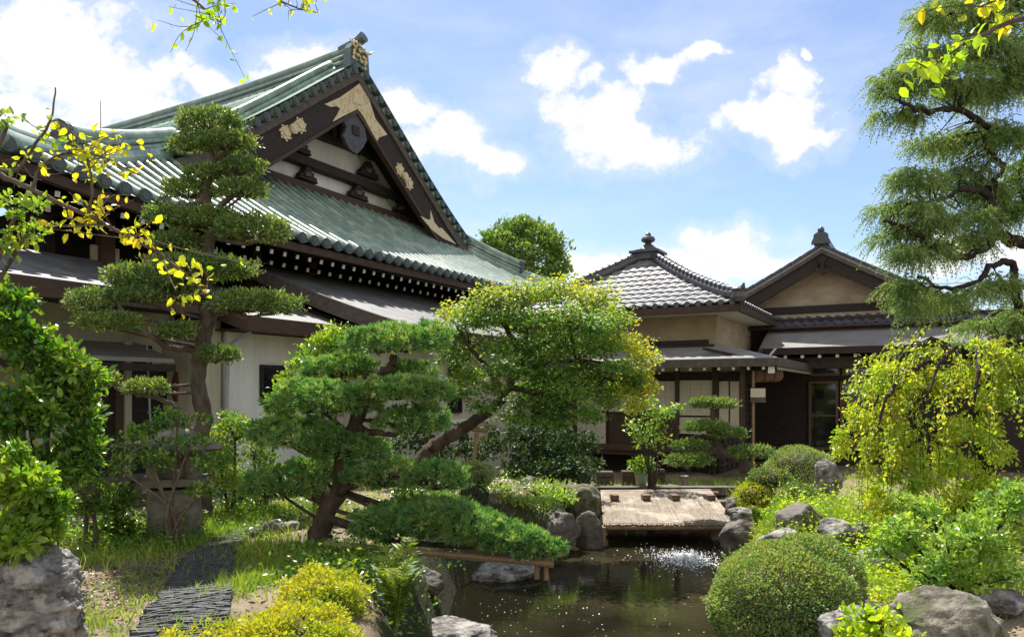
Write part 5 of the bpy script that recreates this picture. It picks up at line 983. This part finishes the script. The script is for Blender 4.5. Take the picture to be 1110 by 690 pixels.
pth = P[:, None] + D0[:, None] * L_ * t + np.array([0, 0, -1]) * L_ * .6 * t ** 2; T = np.gradient(pth, axis=1).reshape(-1, 3); Q = pth.reshape(-1, 3); Q2 = np.repeat(Q, 3, 0); T2 = np.repeat(nrm(T), 3, 0); D = nrm(T2 * .85 + g.normal(0, .45, T2.shape)); l = .045
S = nrm(np.cross(D, g.normal(0, 1, D.shape))) * .0065; V = np.stack([Q2 - S, Q2 + S, Q2 + D * l * g.uniform(.7, 1.3, (len(D), 1))], 1).reshape(-1, 3); mb = MB(); mb.add(V, np.arange(len(Q2))[:, None] * 3 + [0, 1, 2]); mb.build('drooping_foliage', LM['juniper'], jt)
tm = MB(); hubs = np.vstack([catmull([at(*q) for q in p], 5)[3:] for p, r in jb]); tg, _ = blob(lb, 240, g, .9); twigs_to(tm, lambda t_: hubs[np.argmin(np.linalg.norm(hubs - t_, axis=1))], tg, .012, g, -.03); tm.build('twigs', M['bark_dark'], jt)

# ------------------------------------------------------------------ near branches of the trees overhead, yellow leaves
def leafy_branch(root, pts, r0, r1, nleaf, L, m_leaf, g, side=8, spread=.10, m_b='bark_grey', tail=.35, seedtw=1):
    part_limb(root, 'branch', pts, [r0, r1], M[m_b], g, 7, 6, False, .25); q = catmull([at(*p) for p in pts], 10); i0 = int(len(q) * tail); tips = []
    tm = MB(); 
    for k in range(side):
        s = q[g.integers(i0, len(q))]; e = s + g.normal(0, spread, 3) * [1.5, 1.0, 1.1]; m_ = (s + e) / 2 + g.normal(0, spread * .2, 3); c = catmull([s, m_, e], 5); tm.tube(c, np.linspace(r1 * .9, r1 * .4, len(c)), 5, False); tips.append(c[2:])
    tm.build('twigs', M[m_b], root, True); T = np.vstack(tips + [q[i0:]]); P = T[g.integers(0, len(T), nleaf)] + g.normal(0, .012, (nleaf, 3)); D = nrm(g.normal(0, .7, (nleaf, 3)) + [.1, 0, -.35]); mb = MB(); leaves(mb, P, D, L, .30, g, .2, .55, True); return mb.build('foliage', m_leaf, root)
g = rng(111); b0 = base_at(-480, 3.3)
yt = thing('autumn_tree', 'tree outside the left edge with thin branches of bright yellow leaves reaching in', 'tree', b0)
part_limb(yt, 'trunk', [b0 - [0, 0, .1], at(-470, 400, 3.3), at(-450, 200, 3.3), at(-400, 50, 3.4), at(-330, -120, 3.6), at(-260, -260, 3.8)], [.11, .10, .09, .075, .06, .03], M['bark_grey'], g, 10, 6, True, .1)
leafy_branch(yt, [(-450, 215, 3.3), (-200, 185, 3.2), (-40, 178, 3.1), (0, 190, 3.1), (40, 208, 3.1), (95, 235, 3.1), (150, 262, 3.1), (195, 292, 3.1), (230, 325, 3.1)], .017, .004, 170, .040, LM['yellow'], g, 24, .10, tail=.55)
leafy_branch(yt, [(-20, 180, 3.15), (15, 185, 3.2), (35, 160, 3.2), (55, 130, 3.2), (60, 95, 3.2)], .010, .003, 36, .038, LM['limeleaf'], g, 9, .08, tail=.3)
leafy_branch(yt, [(35, 205, 3.1), (45, 180, 3.15), (80, 165, 3.2), (115, 172, 3.2), (150, 190, 3.2)], .008, .003, 100, .037, LM['yellow'], g, 14, .085, tail=.4)
leafy_branch(yt, [(95, 235, 3.1), (100, 205, 3.1), (95, 175, 3.1), (85, 150, 3.1), (60, 130, 3.15)], .007, .003, 56, .037, LM['yellow'], g, 10, .08, tail=.3)
leafy_branch(yt, [(-330, -120, 3.6), (-60, -90, 4.0), (120, -40, 4.3), (190, -12, 4.4), (225, 12, 4.4), (240, 25, 4.4)], .02, .003, 80, .05, LM['limeleaf'], g, 14, .12, tail=.72)
leafy_branch(yt, [(120, -40, 4.3), (230, -25, 4.4), (290, -5, 4.5), (320, 8, 4.5), (345, 14, 4.5)], .008, .003, 40, .045, LM['yellow'], g, 9, .10, tail=.55)
g = rng(121); b0 = base_at(1620, 3.0)
yr = thing('overhanging_tree', 'tree outside the right edge with one yellow-green leafy twig hanging over the conifer', 'tree', b0)
part_limb(yr, 'trunk', [b0 - [0, 0, .1], at(1600, 300, 3.0), at(1560, 100, 3.0), at(1480, -80, 3.1), at(1400, -200, 3.2)], [.1, .09, .08, .06, .03], M['bark_grey'], g, 10, 6, True, .1)
leafy_branch(yr, [(1480, -80, 3.1), (1250, -20, 2.9), (1130, 15, 2.8), (1080, 30, 2.8), (1035, 55, 2.8), (1000, 80, 2.8)], .016, .003, 72, .052, LM['limeleaf'], g, 12, .06, tail=.62)
leafy_branch(yr, [(1250, -20, 2.9), (1150, -15, 2.8), (1090, -2, 2.8), (1060, 8, 2.8)], .008, .003, 36, .05, LM['yellow'], g, 7, .07, tail=.55)

# ------------------------------------------------------------------ far tree behind the hall
g = rng(131); b0 = np.array([.9, 60, 0.0]); ft = thing('round_tree', 'round green tree far behind the end of the temple roof', 'tree', b0)
part_limb(ft, 'trunk', [b0 - [0, 0, .2], b0 + [0, 0, 5], b0 + [.2, 0, 9], b0 + [.1, 0, 13]], [.45, .38, .3, .1], M['bark_grey'], g, 10, 5, True, .05)
fl = [(566, 282, 44, 36), (545, 268, 24, 22), (580, 262, 26, 22), (592, 290, 24, 30), (562, 252, 20, 14), (540, 295, 24, 26), (570, 320, 36, 20)]
lb = [lobe(x, y, a, b, 60, .9) for x, y, a, b in fl]; mb = MB(); P, N = blob(lb, 15000, g, .35, -1, 1, .25); leaves(mb, P, nrm(N * .6 + g.normal(0, .6, N.shape) + [0, 0, .2]), .34, .32, g, .2, .4); mb.build('crown', LM['far'], ft)
mb = MB(); hubs = np.array([b0 + [0, 0, z] for z in (7, 9, 11, 12.5)]); tg, _ = blob(lb, 50, g, .8); twigs_to(mb, lambda t_: hubs[np.argmin(np.linalg.norm(hubs - t_, axis=1))], tg, .1, g, 0); mb.build('limbs', M['bark_grey'], ft)

# ------------------------------------------------------------------ ferns, grass, ground cover
def fern(label, px, Y, n, H, seed, lean=(0, 0), m_leaf=None, base=None):
    g = rng(seed); b = base if base is not None else base_at(px, Y); root = thing('fern', label, 'fern', b); mb = MB(); sm2 = MB()
    for i in range(n):
        a = 2 * np.pi * i / n + g.uniform(-.3, .3); o = np.array([math.cos(a), math.sin(a), 0]) * g.uniform(.12, .34) + np.array([lean[0], lean[1], 0]); h = H * g.uniform(.7, 1.1); t = np.linspace(0, 1, 26)[:, None]
        P = b + o * h * t ** 1.4 + np.array([0, 0, h]) * (t * 1.15 - .3 * t ** 3); sm2.tube(P, np.linspace(.006, .002, 26), 4, False); T = nrm(np.gradient(P, axis=0)); S = nrm(np.cross(T, [0, 0, 1])); k = np.arange(4, 26); w = (np.sin(np.linspace(.35, np.pi, 22)) ** .7)[:, None]
        for sg_ in (-1, 1): leaves(mb, P[k], nrm(S[k] * sg_ + T[k] * .55), (w[:, 0] * h * .17 + .01), .14, g, .1, .9)
    mb.build('fronds', m_leaf or LM['fern'], root); sm2.build('stalks', LM['fern'], root); return root
fern('tall upright fern with serrated fronds at the pond edge beside the lime azalea', 430, 5.75, 12, .84, 141, (.02, .0), LM['fern_dark'])
fern('yellow-green fern hanging over the bank right of the reed mat', 822, 10.6, 12, .5, 142, (-.05, -.1))
def blades(mb, P, g, L, w, lean=.35):
    n = len(P); l = L * g.uniform(.5, 1.3, (n, 1)); d = nrm(g.normal(0, lean, (n, 3)) * [1, 1, 0] + [0, 0, 1]); d2 = nrm(d + g.normal(0, lean * 1.4, (n, 3)) * [1, 1, .3]); S = nrm(np.cross(d, g.normal(0, 1, (n, 3)))) * w
    m_ = P + d * l * .55; t = m_ + d2 * l * .5; V = np.stack([P - S, P + S, m_ + S * .8, m_ - S * .8, t], 1).reshape(-1, 3); i = np.arange(n)[:, None] * 5; mb.add(V, i + [0, 1, 2, 3]); mb.add(np.zeros((0, 3))); mb.Fc.append(i + [3, 2, 4] + mb.n - len(V))
g = rng(151); mb = MB()
patches = [  # px, py (ground), spread x, spread y, count, length
    (115, 605, .45, .5, 900, .16), (170, 590, .5, .35, 1100, .14), (240, 565, .5, .5, 1500, .15), (275, 632, .18, .4, 1100, .13), (300, 600, .35, .3, 1100, .12), (285, 555, .5, .4, 900, .16), (60, 690, .2, .15, 260, .15), (160, 640, .25, .4, 260, .09), (215, 690, .2, .1, 130, .14), (200, 580, .5, .3, 900, .16), (155, 660, .3, .5, 500, .06), (265, 600, .3, .4, 900, .07), (345, 610, .4, .3, 900, .10),
    (620, 548, .7, .5, 1300, .16), (840, 566, .5, .6, 1500, .22), (905, 560, .6, .6, 1500, .22), (925, 575, .35, .4, 900, .34), (960, 620, .5, .4, 1500, .15), (995, 610, .5, .5, 1200, .16), (1085, 640, .3, .3, 700, .18), (940, 640, .3, .3, 700, .14), (800, 528, .8, .7, 900, .2), (450, 520, .8, .8, 900, .2), (340, 560, .6, .5, 700, .14), (880, 520, .8, .8, 700, .2), (1020, 560, 1., .8, 1200, .2), (700, 522, 1.5, .4, 800, .12)]
for (px, py, sx, sy, n, L) in patches:
    c = on_ground(px, py); P = c + g.normal(0, 1, (n, 3)) * [sx, sy, 0]; P[:, 2] = gz(P[:, 0], P[:, 1]); k = pond_sd(P[:, 0], P[:, 1]) > .15; blades(mb, P[k], g, L, .0042)
tag(mb.build('grass', LM['grass']), kind='stuff')
def cover(name, spots, m_leaf, L, seed, h=.12):
    g = rng(seed); mb = MB()
    for (px, py, sx, sy, n) in spots:
        c = on_ground(px, py); P = c + g.normal(0, 1, (n, 3)) * [sx, sy, 0]; P[:, 2] = gz(P[:, 0], P[:, 1]) + np.abs(g.normal(0, h, n)); k = pond_sd(P[:, 0], P[:, 1]) > .05; P = P[k]; leaves(mb, P, nrm(g.normal(0, 1, P.shape) * [1, 1, .3] + [0, 0, .35]), L, .3, g, .2, .85)
    tag(mb.build(name, m_leaf), kind='stuff')
cover('ground_cover', [(110, 580, .5, .4, 900), (150, 590, .5, .3, 900), (60, 590, .4, .4, 500), (250, 550, .5, .4, 900), (310, 560, .4, .4, 600), (480, 545, .8, .6, 1500), (560, 535, .8, .8, 1500), (620, 540, .6, .6, 900)], LM['camellia'], .06, 161)
cover('bank_foliage', [(375, 605, .35, .3, 700), (405, 625, .3, .3, 600), (360, 622, .3, .3, 500), (440, 600, .3, .3, 300), (385, 640, .2, .2, 250)], LM['camellia'], .055, 163, .1)
LM['litter'] = leafmat('fallen_leaf', [(.16, .10, .05), (.22, .15, .08), (.10, .065, .04), (.25, .2, .09), (.13, .12, .05)], .1, (1, 1, 1), gain=1.0)
cover('leaf_litter', [(120, 650, .5, .6, 900), (160, 620, .6, .5, 900), (270, 620, .5, .6, 900), (330, 600, .6, .6, 1000), (220, 590, .7, .5, 700), (950, 600, 1.0, 1.0, 900), (520, 540, 1.5, 1.2, 900)], LM['litter'], .035, 164, .008)
cover('low_foliage', [(950, 625, .5, .4, 1500), (1000, 600, .6, .5, 1800), (930, 600, .3, .4, 800), (890, 560, .5, .5, 1300), (960, 560, .7, .6, 2000), (1040, 560, .8, .7, 2200), (850, 560, .4, .5, 900), (1080, 600, .5, .5, 1200), (1000, 640, .4, .3, 700), (940, 655, .25, .2, 500)], LM['limeleaf'], .05, 162, .14)
# ------------------------------------------------------------------ rocks
def rock(label, px, py, hw, hh, Y, m, seed, dep=.9, group='rocks around the pond and garden', base=None, sub=4, ang=.5, name='rock'):
    g = rng(seed); c = at(px, py, Y); rx, rz = hw * Y / F, hh * Y / F; ry = rx * dep; gb = g1(c[0], c[1]); zlow = min(c[2] - rz * .8, gb - .04)
    bm = bmesh.new(); bmesh.ops.create_icosphere(bm, subdivisions=sub, radius=1); o3 = Vector(g.uniform(-50, 50, 3)); planes = [(nrm(g.normal(0, 1, 3) * [1, 1, .8]), g.uniform(.62, .95)) for _ in range(int(5 + 8 * ang))]
    V = np.array([v.co[:] for v in bm.verts])
    for nv, dlim in planes:
        q = V @ nv; ex = np.maximum(q - dlim, 0); V -= ex[:, None] * nv * .85
    n1 = np.array([mnoise.fractal(Vector(p) * 1.6 + o3, .8, 2.1, 5) for p in V]); n2 = np.array([mnoise.ridged_multi_fractal(Vector(p * [1.0, 1.0, 2.2]) * 1.5 + o3, .9, 2.0, 5, 1.0, 2.0) for p in V]) * .1
    V = V * (1 + .17 * n1 - (.5 if sub < 6 else 1.1) * (n2 - .12))[:, None] * [rx, ry, rz]; zc = c[2]
    V[:, 2] = np.where(V[:, 2] < 0, V[:, 2] * max(1, (zc - zlow) / rz), V[:, 2]); Fc = np.array([[v.index for v in f.verts] for f in bm.faces]); bm.free()
    mb = MB(); mb.add(V + c, Fc); return solo(mb, name, m, label, 'rock', [c[0], c[1], zlow], group, True)
RL = [('big craggy pale grey rock in the bottom left corner', 38, 658, 62, 60, 4.7, 'rock', 6, 6), ('small upright stone in the grass left of the pine trunk', 297, 575, 11, 13, 8.3, 'rock', 4, 4), ('small flat pale stone in the grass left of the pine trunk', 316, 571, 12, 7, 8.5, 'rock', 4, 4), ('dark stone set in the bank under the bamboo rail, left one', 372, 612, 14, 12, 7.4, 'rock_dark', 4, 4), ('dark stone set in the bank below the pine pads, near the fern', 415, 628, 22, 18, 7.4, 'rock_dark', 4, 4), ('shaded stone in the bank behind the fern tips', 462, 632, 22, 16, 8.0, 'rock_dark', 4, 4),
      ('flat grey stone at the waterline under the lowest pine pad', 548, 620, 45, 12, 10.2, 'rock', 4, 4), ('upright shaded rock at the pond edge left of the reed mat', 601, 577, 27, 24, 11.6, 'rock_dark', 4, 5), ('rounded brown rock behind the pond near the house shrub', 630, 541, 22, 18, 13.2, 'rock_moss', 4, 4), ('dark boulder at the left corner of the reed mat', 640, 572, 16, 18, 12.0, 'rock_dark', 4, 4), ('low rock among pale leaves on the far bank', 568, 560, 20, 12, 11.8, 'rock', 4, 4), ('brown rock standing in shade under the dark bush', 573, 532, 14, 16, 13.0, 'rock_moss', 4, 4),
      ('pale flat rock at the bottom edge in the pond', 487, 690, 46, 17, 7.3, 'rock', 5, 4), ('small pale stone between the lime azalea and the fern', 404, 655, 13, 18, 6.0, 'rock', 4, 4), ('smooth pale rock on top of the right bank behind the azalea dome', 850, 590, 28, 17, 8.2, 'rock', 4, 3), ('grey rock just right behind the azalea dome', 906, 577, 22, 15, 8.3, 'rock', 4, 4), ('dark square boulder by the fern on the right bank', 865, 563, 23, 19, 9.4, 'rock_dark', 4, 5), ('upright grey rock beside the dark clipped dome', 897, 515, 15, 20, 11.4, 'rock', 4, 4), ('pale flat stone by the right corner of the reed mat', 806, 556, 20, 7, 11.3, 'rock', 4, 3),
      ('low dark rock at the waterline under the right fern', 806, 583, 24, 20, 10.8, 'rock_dark', 4, 4), ('flat topped slab stone in the sunlit right garden', 955, 602, 24, 9, 7.6, 'rock', 4, 2), ('small pale stone behind the flat slab stone', 934, 578, 11, 11, 8.4, 'rock', 4, 4), ('small brown stone right of the pale stone behind the slab', 968, 576, 10, 14, 8.4, 'rock_moss', 4, 4), ('rough white-grey rock below the azalea dome at the bottom edge', 915, 680, 28, 26, 5.2, 'rock', 5, 6), ('large smooth mossy boulder at the bottom right', 1022, 674, 58, 36, 5.15, 'rock_moss', 5, 3), ('shaded stone tucked behind the white-grey rock', 940, 662, 24, 15, 5.7, 'rock_dark', 4, 4),
      ('pale stone in the gravel under the right shrub', 1082, 650, 30, 12, 6.0, 'rock', 4, 3), ('pale rock at the right edge behind the glossy shrub', 1098, 540, 22, 18, 8.6, 'rock', 4, 4), ('dark rock at the far side of the pond under the mat corner', 800, 548, 14, 12, 12.8, 'rock_dark', 4, 4)]
for i, (lab, px, py, hw, hh, Y, m_, sub, ang) in enumerate(RL): rock(lab, px, py, hw, hh, Y, M[m_], 300 + i, sub=sub, ang=ang / 5)
def slab(label, px, py, w, d, h, Y, rot, seed):
    g = rng(seed); c = base_at(px, Y); mb = MB(); V = []
    n = 14; a = np.linspace(0, 2 * np.pi, n, endpoint=False); rr = 1 / np.maximum(np.abs(np.cos(a)), np.abs(np.sin(a))) ** .8 * g.uniform(.92, 1.05, n)
    P = np.stack([np.cos(a) * rr * w / 2, np.sin(a) * rr * d / 2, np.zeros(n)], 1); Rm = np.array([[math.cos(rot), -math.sin(rot), 0], [math.sin(rot), math.cos(rot), 0], [0, 0, 1]]); P = P @ Rm.T
    mb.prism(P + c - [0, 0, .08], [0, 0, h + .08]); return solo(mb, 'stone_slab', M['granite'], label, 'stone', c)
slab('long low stone slab under the hanging leaves of the weeping tree', 968, 540, 1.0, .35, .16, 9.6, -.1, 1); 
mb = MB(); c = base_at(990, 9.5); mb.tube([c + [0, 0, -.1], c + [.01, 0, .2], c + [0, .01, .44]], [.07, .065, .055], 9); solo(mb, 'stone_post', M['rock_moss'], 'short stone post under the weeping tree at the end of the slab', 'post', c)

# ------------------------------------------------------------------ slate edge path
g = rng(201); mb = MB()
cl = catmull([np.array([*on_ground(x, y)]) for x, y in ((178, 730), (193, 690), (210, 650), (221, 620), (232, 600), (252, 586), (285, 575), (320, 563))], 14); wd = np.interp(np.linspace(0, 1, len(cl)), [0, .25, .5, .7, 1], [.52, .46, .38, .34, .32]); seglen = np.linalg.norm(np.diff(cl, axis=0), axis=1); dist = np.concatenate([[0], np.cumsum(seglen)])
for s in np.arange(0, dist[-1], .026):
    c = np.array([np.interp(s, dist, cl[:, i]) for i in range(3)]); t = np.array([np.interp(s + .1, dist, cl[:, i]) - np.interp(s - .1, dist, cl[:, i]) for i in range(3)]); t = nrm(t); sd_ = np.array([t[1], -t[0], 0]); w = float(np.interp(s, dist, wd)); x = -w / 2 + g.uniform(-.05, .03)
    while x < w / 2:
        l = g.uniform(.08, .2); a = c + sd_ * x + t * g.normal(0, .006); b = c + sd_ * min(x + l - .008, w / 2 + .05) + t * g.normal(0, .006); a[2] = g1(a[0], a[1]) + g.normal(.022, .006); b[2] = g1(b[0], b[1]) + g.normal(.022, .006); mb.bar(a, b, .017, .07); x += l
tag(mb.build('path', M['slate_dark']), kind='structure')

g = rng(231); mb = MB()
for (px, py, sx, sy, n) in ((120, 650, .5, .6, 420), (150, 620, .5, .5, 300), (290, 615, .4, .4, 260), (250, 640, .2, .5, 160), (1080, 640, .6, .4, 320), (960, 600, .9, .7, 260)):
    c = on_ground(px, py); P = c + g.normal(0, 1, (n, 3)) * [sx, sy, 0]; P[:, 2] = gz(P[:, 0], P[:, 1]); P = P[pond_sd(P[:, 0], P[:, 1]) > .3]
    for p in P:
        r = g.uniform(.005, .02); u = np.array([[0, 0, 1], [1, 0, 0], [0, 1, 0], [-1, 0, 0], [0, -1, 0], [0, 0, -1]], float) * [r * g.uniform(.8, 1.6), r * g.uniform(.8, 1.6), r * .7] + g.normal(0, r * .15, (6, 3)); mb.add(u + p, [(0, 1, 2), (0, 2, 3), (0, 3, 4), (0, 4, 1), (5, 2, 1), (5, 3, 2), (5, 4, 3), (5, 1, 4)])
tag(mb.build('gravel', M['rock_moss'], None, True), kind='stuff')
# ------------------------------------------------------------------ stone lantern
c = base_at(190, 8.35); ln = thing('stone_lantern', 'old squat stone lantern half hidden behind the pale-stemmed camellia', 'lantern', c)
def rot_box(w, d, z0, z1, tw=1.0, a=.35):
    P = []; 
    for z, k in ((z0, 1.0), (z1, tw)):
        for (i, j) in ((-1, -1), (1, -1), (1, 1), (-1, 1)): x, y = i * w / 2 * k, j * d / 2 * k; P.append(c + [x * math.cos(a) - y * math.sin(a), x * math.sin(a) + y * math.cos(a), z])
    return P
mb = MB(); mb.hexa(rot_box(.54, .48, -.05, .52, .97)); mb.build('base', M['granite'], ln)
mb = MB(); mb.hexa(rot_box(.66, .6, .562, .64)); mb.build('platform', M['granite'], ln)
mb = MB(); 
for (i, j) in ((-1, -1), (1, -1), (1, 1), (-1, 1)):
    x, y = i * .2, j * .18; a = .35; q = c + [x * math.cos(a) - y * math.sin(a), x * math.sin(a) + y * math.cos(a), 0]; mb.hexa([q + [u, v, z] for z in (.642, .93) for (u, v) in ((-.06, -.06), (.06, -.06), (.06, .06), (-.06, .06))])
mb.hexa(rot_box(.30, .28, .643, .92)); mb.build('fire_box', M['granite'], ln)
mb = MB(); mb.lathe(c, [(.0, .93), (.5, .935), (.55, .97), (.5, 1.02), (.34, 1.1), (.2, 1.17), (.1, 1.2), (.09, 1.26), (.12, 1.31), (.07, 1.38), (0, 1.41)], 6); mb.build('cap', M['granite'], ln)

# ------------------------------------------------------------------ reed mat shading the far end of the pond, with wooden blocks
A0, A1 = at(654, 569, 12.05), at(801, 569, 12.05); B0, B1 = at(651, 531, 15.2), at(770, 530, 15.2)
mt = thing('reed_mat', 'weathered reed mat stretched over the far end of the pond', 'mat', (A0 + A1) / 2 * [1, 1, 0] + [0, 0, WATER])
g = rng(211); mb = MB(); n = 230
for k in range(n):
    u = (k + .5) / n; a = A0 * (1 - u) + A1 * u; b = B0 * (1 - u) + B1 * u; j = g.uniform(-.14, .03); a = a + (a - b) * j * .25 + [0, 0, g.normal(0, .004)]; m_ = (a + b) / 2 + [0, 0, -.02 + g.normal(0, .006)]; mb.tube([a, (a * .75 + b * .25) + [0, 0, g.normal(0, .005)], m_, b], .0075, 5, True)
mb.build('reeds', M['straw'], mt)
mb = MB()
for v in (.04, .96):
    a = A0 * (1 - v) + B0 * v; b = A1 * (1 - v) + B1 * v; mb.tube([a + [0, 0, .012], (a + b) / 2 + [0, 0, -.006 + .012], b + [0, 0, .012]], .003, 5)
mb.build('binding_cord', M['wood_grey'], mt)
for v in (.03, .97):
    a = A0 * (1 - v) + B0 * v; b = A1 * (1 - v) + B1 * v; mb = MB(); mb.tube([a + [-.15, 0, -.06], b + [.15, 0, -.06]], .04, 9); mb.build('pole', M['bamboo'], mt)
for p in (A0, A1, B0, B1):
    mb = MB(); mb.tube([p + [0, 0, -.03], [p[0], p[1], min(g1(p[0], p[1]), -.95)]], .04, 8); mb.build('post', M['bamboo'], mt)
proto = None
for i, (px, lab) in enumerate(((666, 'leftmost'), (700, 'second from left'), (731, 'third from left'), (769, 'rightmost'))):
    v = .68; w0 = A0 * (1 - v) + B0 * v; w1 = A1 * (1 - v) + B1 * v; Y = w0[1]; c = at(px, 545, Y); c[2] = w0[2] + .004
    label = lab + ' of the four small brown blocks weighing down the reed mat'
    if proto is None:
        mb = MB(); a = .12; 
        mb.xbox(c[0] - .075, c[0] + .075, c[1] - .12, c[1] + .12, c[2], c[2] + .10)
        proto = solo(mb, 'weight_block', mat('wet_brown_block', (.20, .12, .09), (.12, .07, .05), 12, .8, .4, 40), label, 'block', c, 'blocks on the reed mat'); bv = proto.modifiers.new('bevel', 'BEVEL'); bv.width = .008; bv.segments = 2
    else:
        o = proto.copy(); C.objects.link(o); o.location = c; o['label'] = label; o.rotation_euler.z = .1 * i - .1

# ------------------------------------------------------------------ fountain splash, petals, koi shadow
g = rng(221); c = at(742, 606, 11.05); c[2] = WATER; mb = MB()
m_ = bpy.data.materials.new('splashing_water'); m_.use_nodes = True; b_ = m_.node_tree.nodes['Principled BSDF']; b_.inputs['Base Color'].default_value = (.82, .85, .88, 1); b_.inputs['Roughness'].default_value = .12; b_.inputs['Specular IOR Level'].default_value = .8
def drop(p, r, k):
    u = np.array([[0, 0, 1], [1, 0, 0], [0, 1, 0], [-1, 0, 0], [0, -1, 0], [0, 0, -1]], float) * [r * k, r * k, r]; mb.add(u + p, [(0, 1, 2), (0, 2, 3), (0, 3, 4), (0, 4, 1), (5, 2, 1), (5, 3, 2), (5, 4, 3), (5, 1, 4)])
for k in range(1500):
    a = g.uniform(0, 6.28); r = abs(g.normal(0, .30)) if k % 3 else g.uniform(0, .3); drop(c + [r * math.cos(a) * 1.35, r * math.sin(a) * 1.7, max(.002, .10 * math.exp(-r * 4) * g.uniform(0, 1))], g.uniform(.003, .009), g.uniform(1, 2.2))
for k in range(260): t = g.uniform(0, 1); a = g.normal(0, .25); drop(c + [.12 + a * .35 * t, -.15 + g.normal(0, .1), .02 + .16 * (1 - t) * g.uniform(.2, 1)], g.uniform(.004, .012), 1.2)
tag(solo(mb, 'fountain_splash', m_, 'white splash of bubbling water in the pond in front of the reed mat', 'splash', c))
mb = MB(); P = []
for (px, py, sx, sy, n_) in ((585, 668, .45, .45, 60), (640, 665, .7, .5, 34), (700, 650, .5, .5, 14), (560, 640, .4, .4, 8)):
    q = gnd(px, py, WATER); P.append(q + g.normal(0, 1, (n_, 3)) * [sx, sy, 0])
P = np.vstack(P); P[:, 2] = WATER + .006; P = P[pond_sd(P[:, 0], P[:, 1]) < -.25]; leaves(mb, P, g.normal(0, 1, P.shape) * [1, 1, 0] + [0, 0, .05], .02, .4, g, .1, .98)
tag(mb.build('floating_petals', leafmat('fallen_petal', [(.55, .25, .3), (.75, .6, .55), (.7, .7, .68), (.5, .35, .2)], .2, (1, 1, 1))), kind='stuff')

# ------------------------------------------------------------------ pots and boxes under the veranda
def pot(label, px, Y, h, r, m, plant, seed, leafm='silver'):
    g = rng(seed); c = base_at(px, Y); root = thing('potted_plant' if plant else 'flower_pot', label, 'plant' if plant else 'pot', c); mb = MB(); mb.lathe(c, [(0, .0), (r * .7, 0), (r * .85, h * .5), (r, h), (r * 1.06, h + .01), (r * .95, h + .012), (r * .9, h - .03), (0, h - .04)], 18); mb.build('pot', m, root, True)
    if plant:
        lb = [(c[0] + g.normal(0, r * .8), c[1] + g.normal(0, r * .5), c[2] + h + plant * (.4 + .3 * k / 4), r * 1.3, r * 1.1, plant * .45) for k in range(4)]; P, N = blob(lb, 330, g, .6); mb = MB(); leaves(mb, P, nrm(N + g.normal(0, .5, N.shape)), .10, .25, g, .2, .7); mb.build('foliage', LM[leafm], root); tm = MB(); tg, _ = blob(lb, 14, g, .5); twigs_to(tm, c + [0, 0, h - .05], tg, .01, g, 0); tm.build('stems', M['twig'], root)
pot('pale green pot with a leafy plant under the veranda', 695, 16.2, .34, .15, M['terracotta'], .3, 1, 'camellia'); pot('grey pot with dark plant in the shade beside the dark bush', 634, 16.3, .36, .17, M['pot_grey'], .3, 2, 'camellia_dark')
pot('small empty grey pot below the veranda, right of the green pot', 742, 16.4, .24, .09, M['pot_grey'], 0, 3)
for i, (px, w, h, lab) in enumerate(((655, .38, .36, 'dark wooden box under the veranda near the dark bush'), (681, .30, .34, 'brown wooden box left of the pale green pot'), (712, .3, .3, 'low brown wooden box right of the pale green pot'))):
    c = base_at(px, 16.9); mb = MB(); mb.xbox(c[0] - w / 2, c[0] + w / 2, c[1] - .15, c[1] + .15, c[2] - .02, c[2] + h); 
    for k in range(3): mb.xbox(c[0] - w / 2 - .01, c[0] + w / 2 + .01, c[1] - .172, c[1] - .152, c[2] + h * (k + .1) / 3, c[2] + h * (k + .82) / 3)
    solo(mb, 'wooden_box', M['wood_brown'] if i else M['wood_grey'], lab, 'box', c, 'boxes under the veranda')
mb = MB(); c = base_at(700, 16.0); mb.xbox(c[0] - 2.2, c[0] + 2.0, 15.75, 16.02, c[2] - .05, c[2] + .12); solo(mb, 'stone_kerb', M['rock_dark'], 'long low stone kerb in front of the veranda', 'kerb', c)
mb = MB(); c = base_at(770, 15.6)
mb.lathe(c, [(0, 0), (.45, 0), (.5, .2), (.48, .42), (.36, .45), (.32, .38), (0, .36)], 12); solo(mb, 'stone_basin', M['rock_dark'], 'dark stone basin in the shade behind the small pine', 'basin', c)
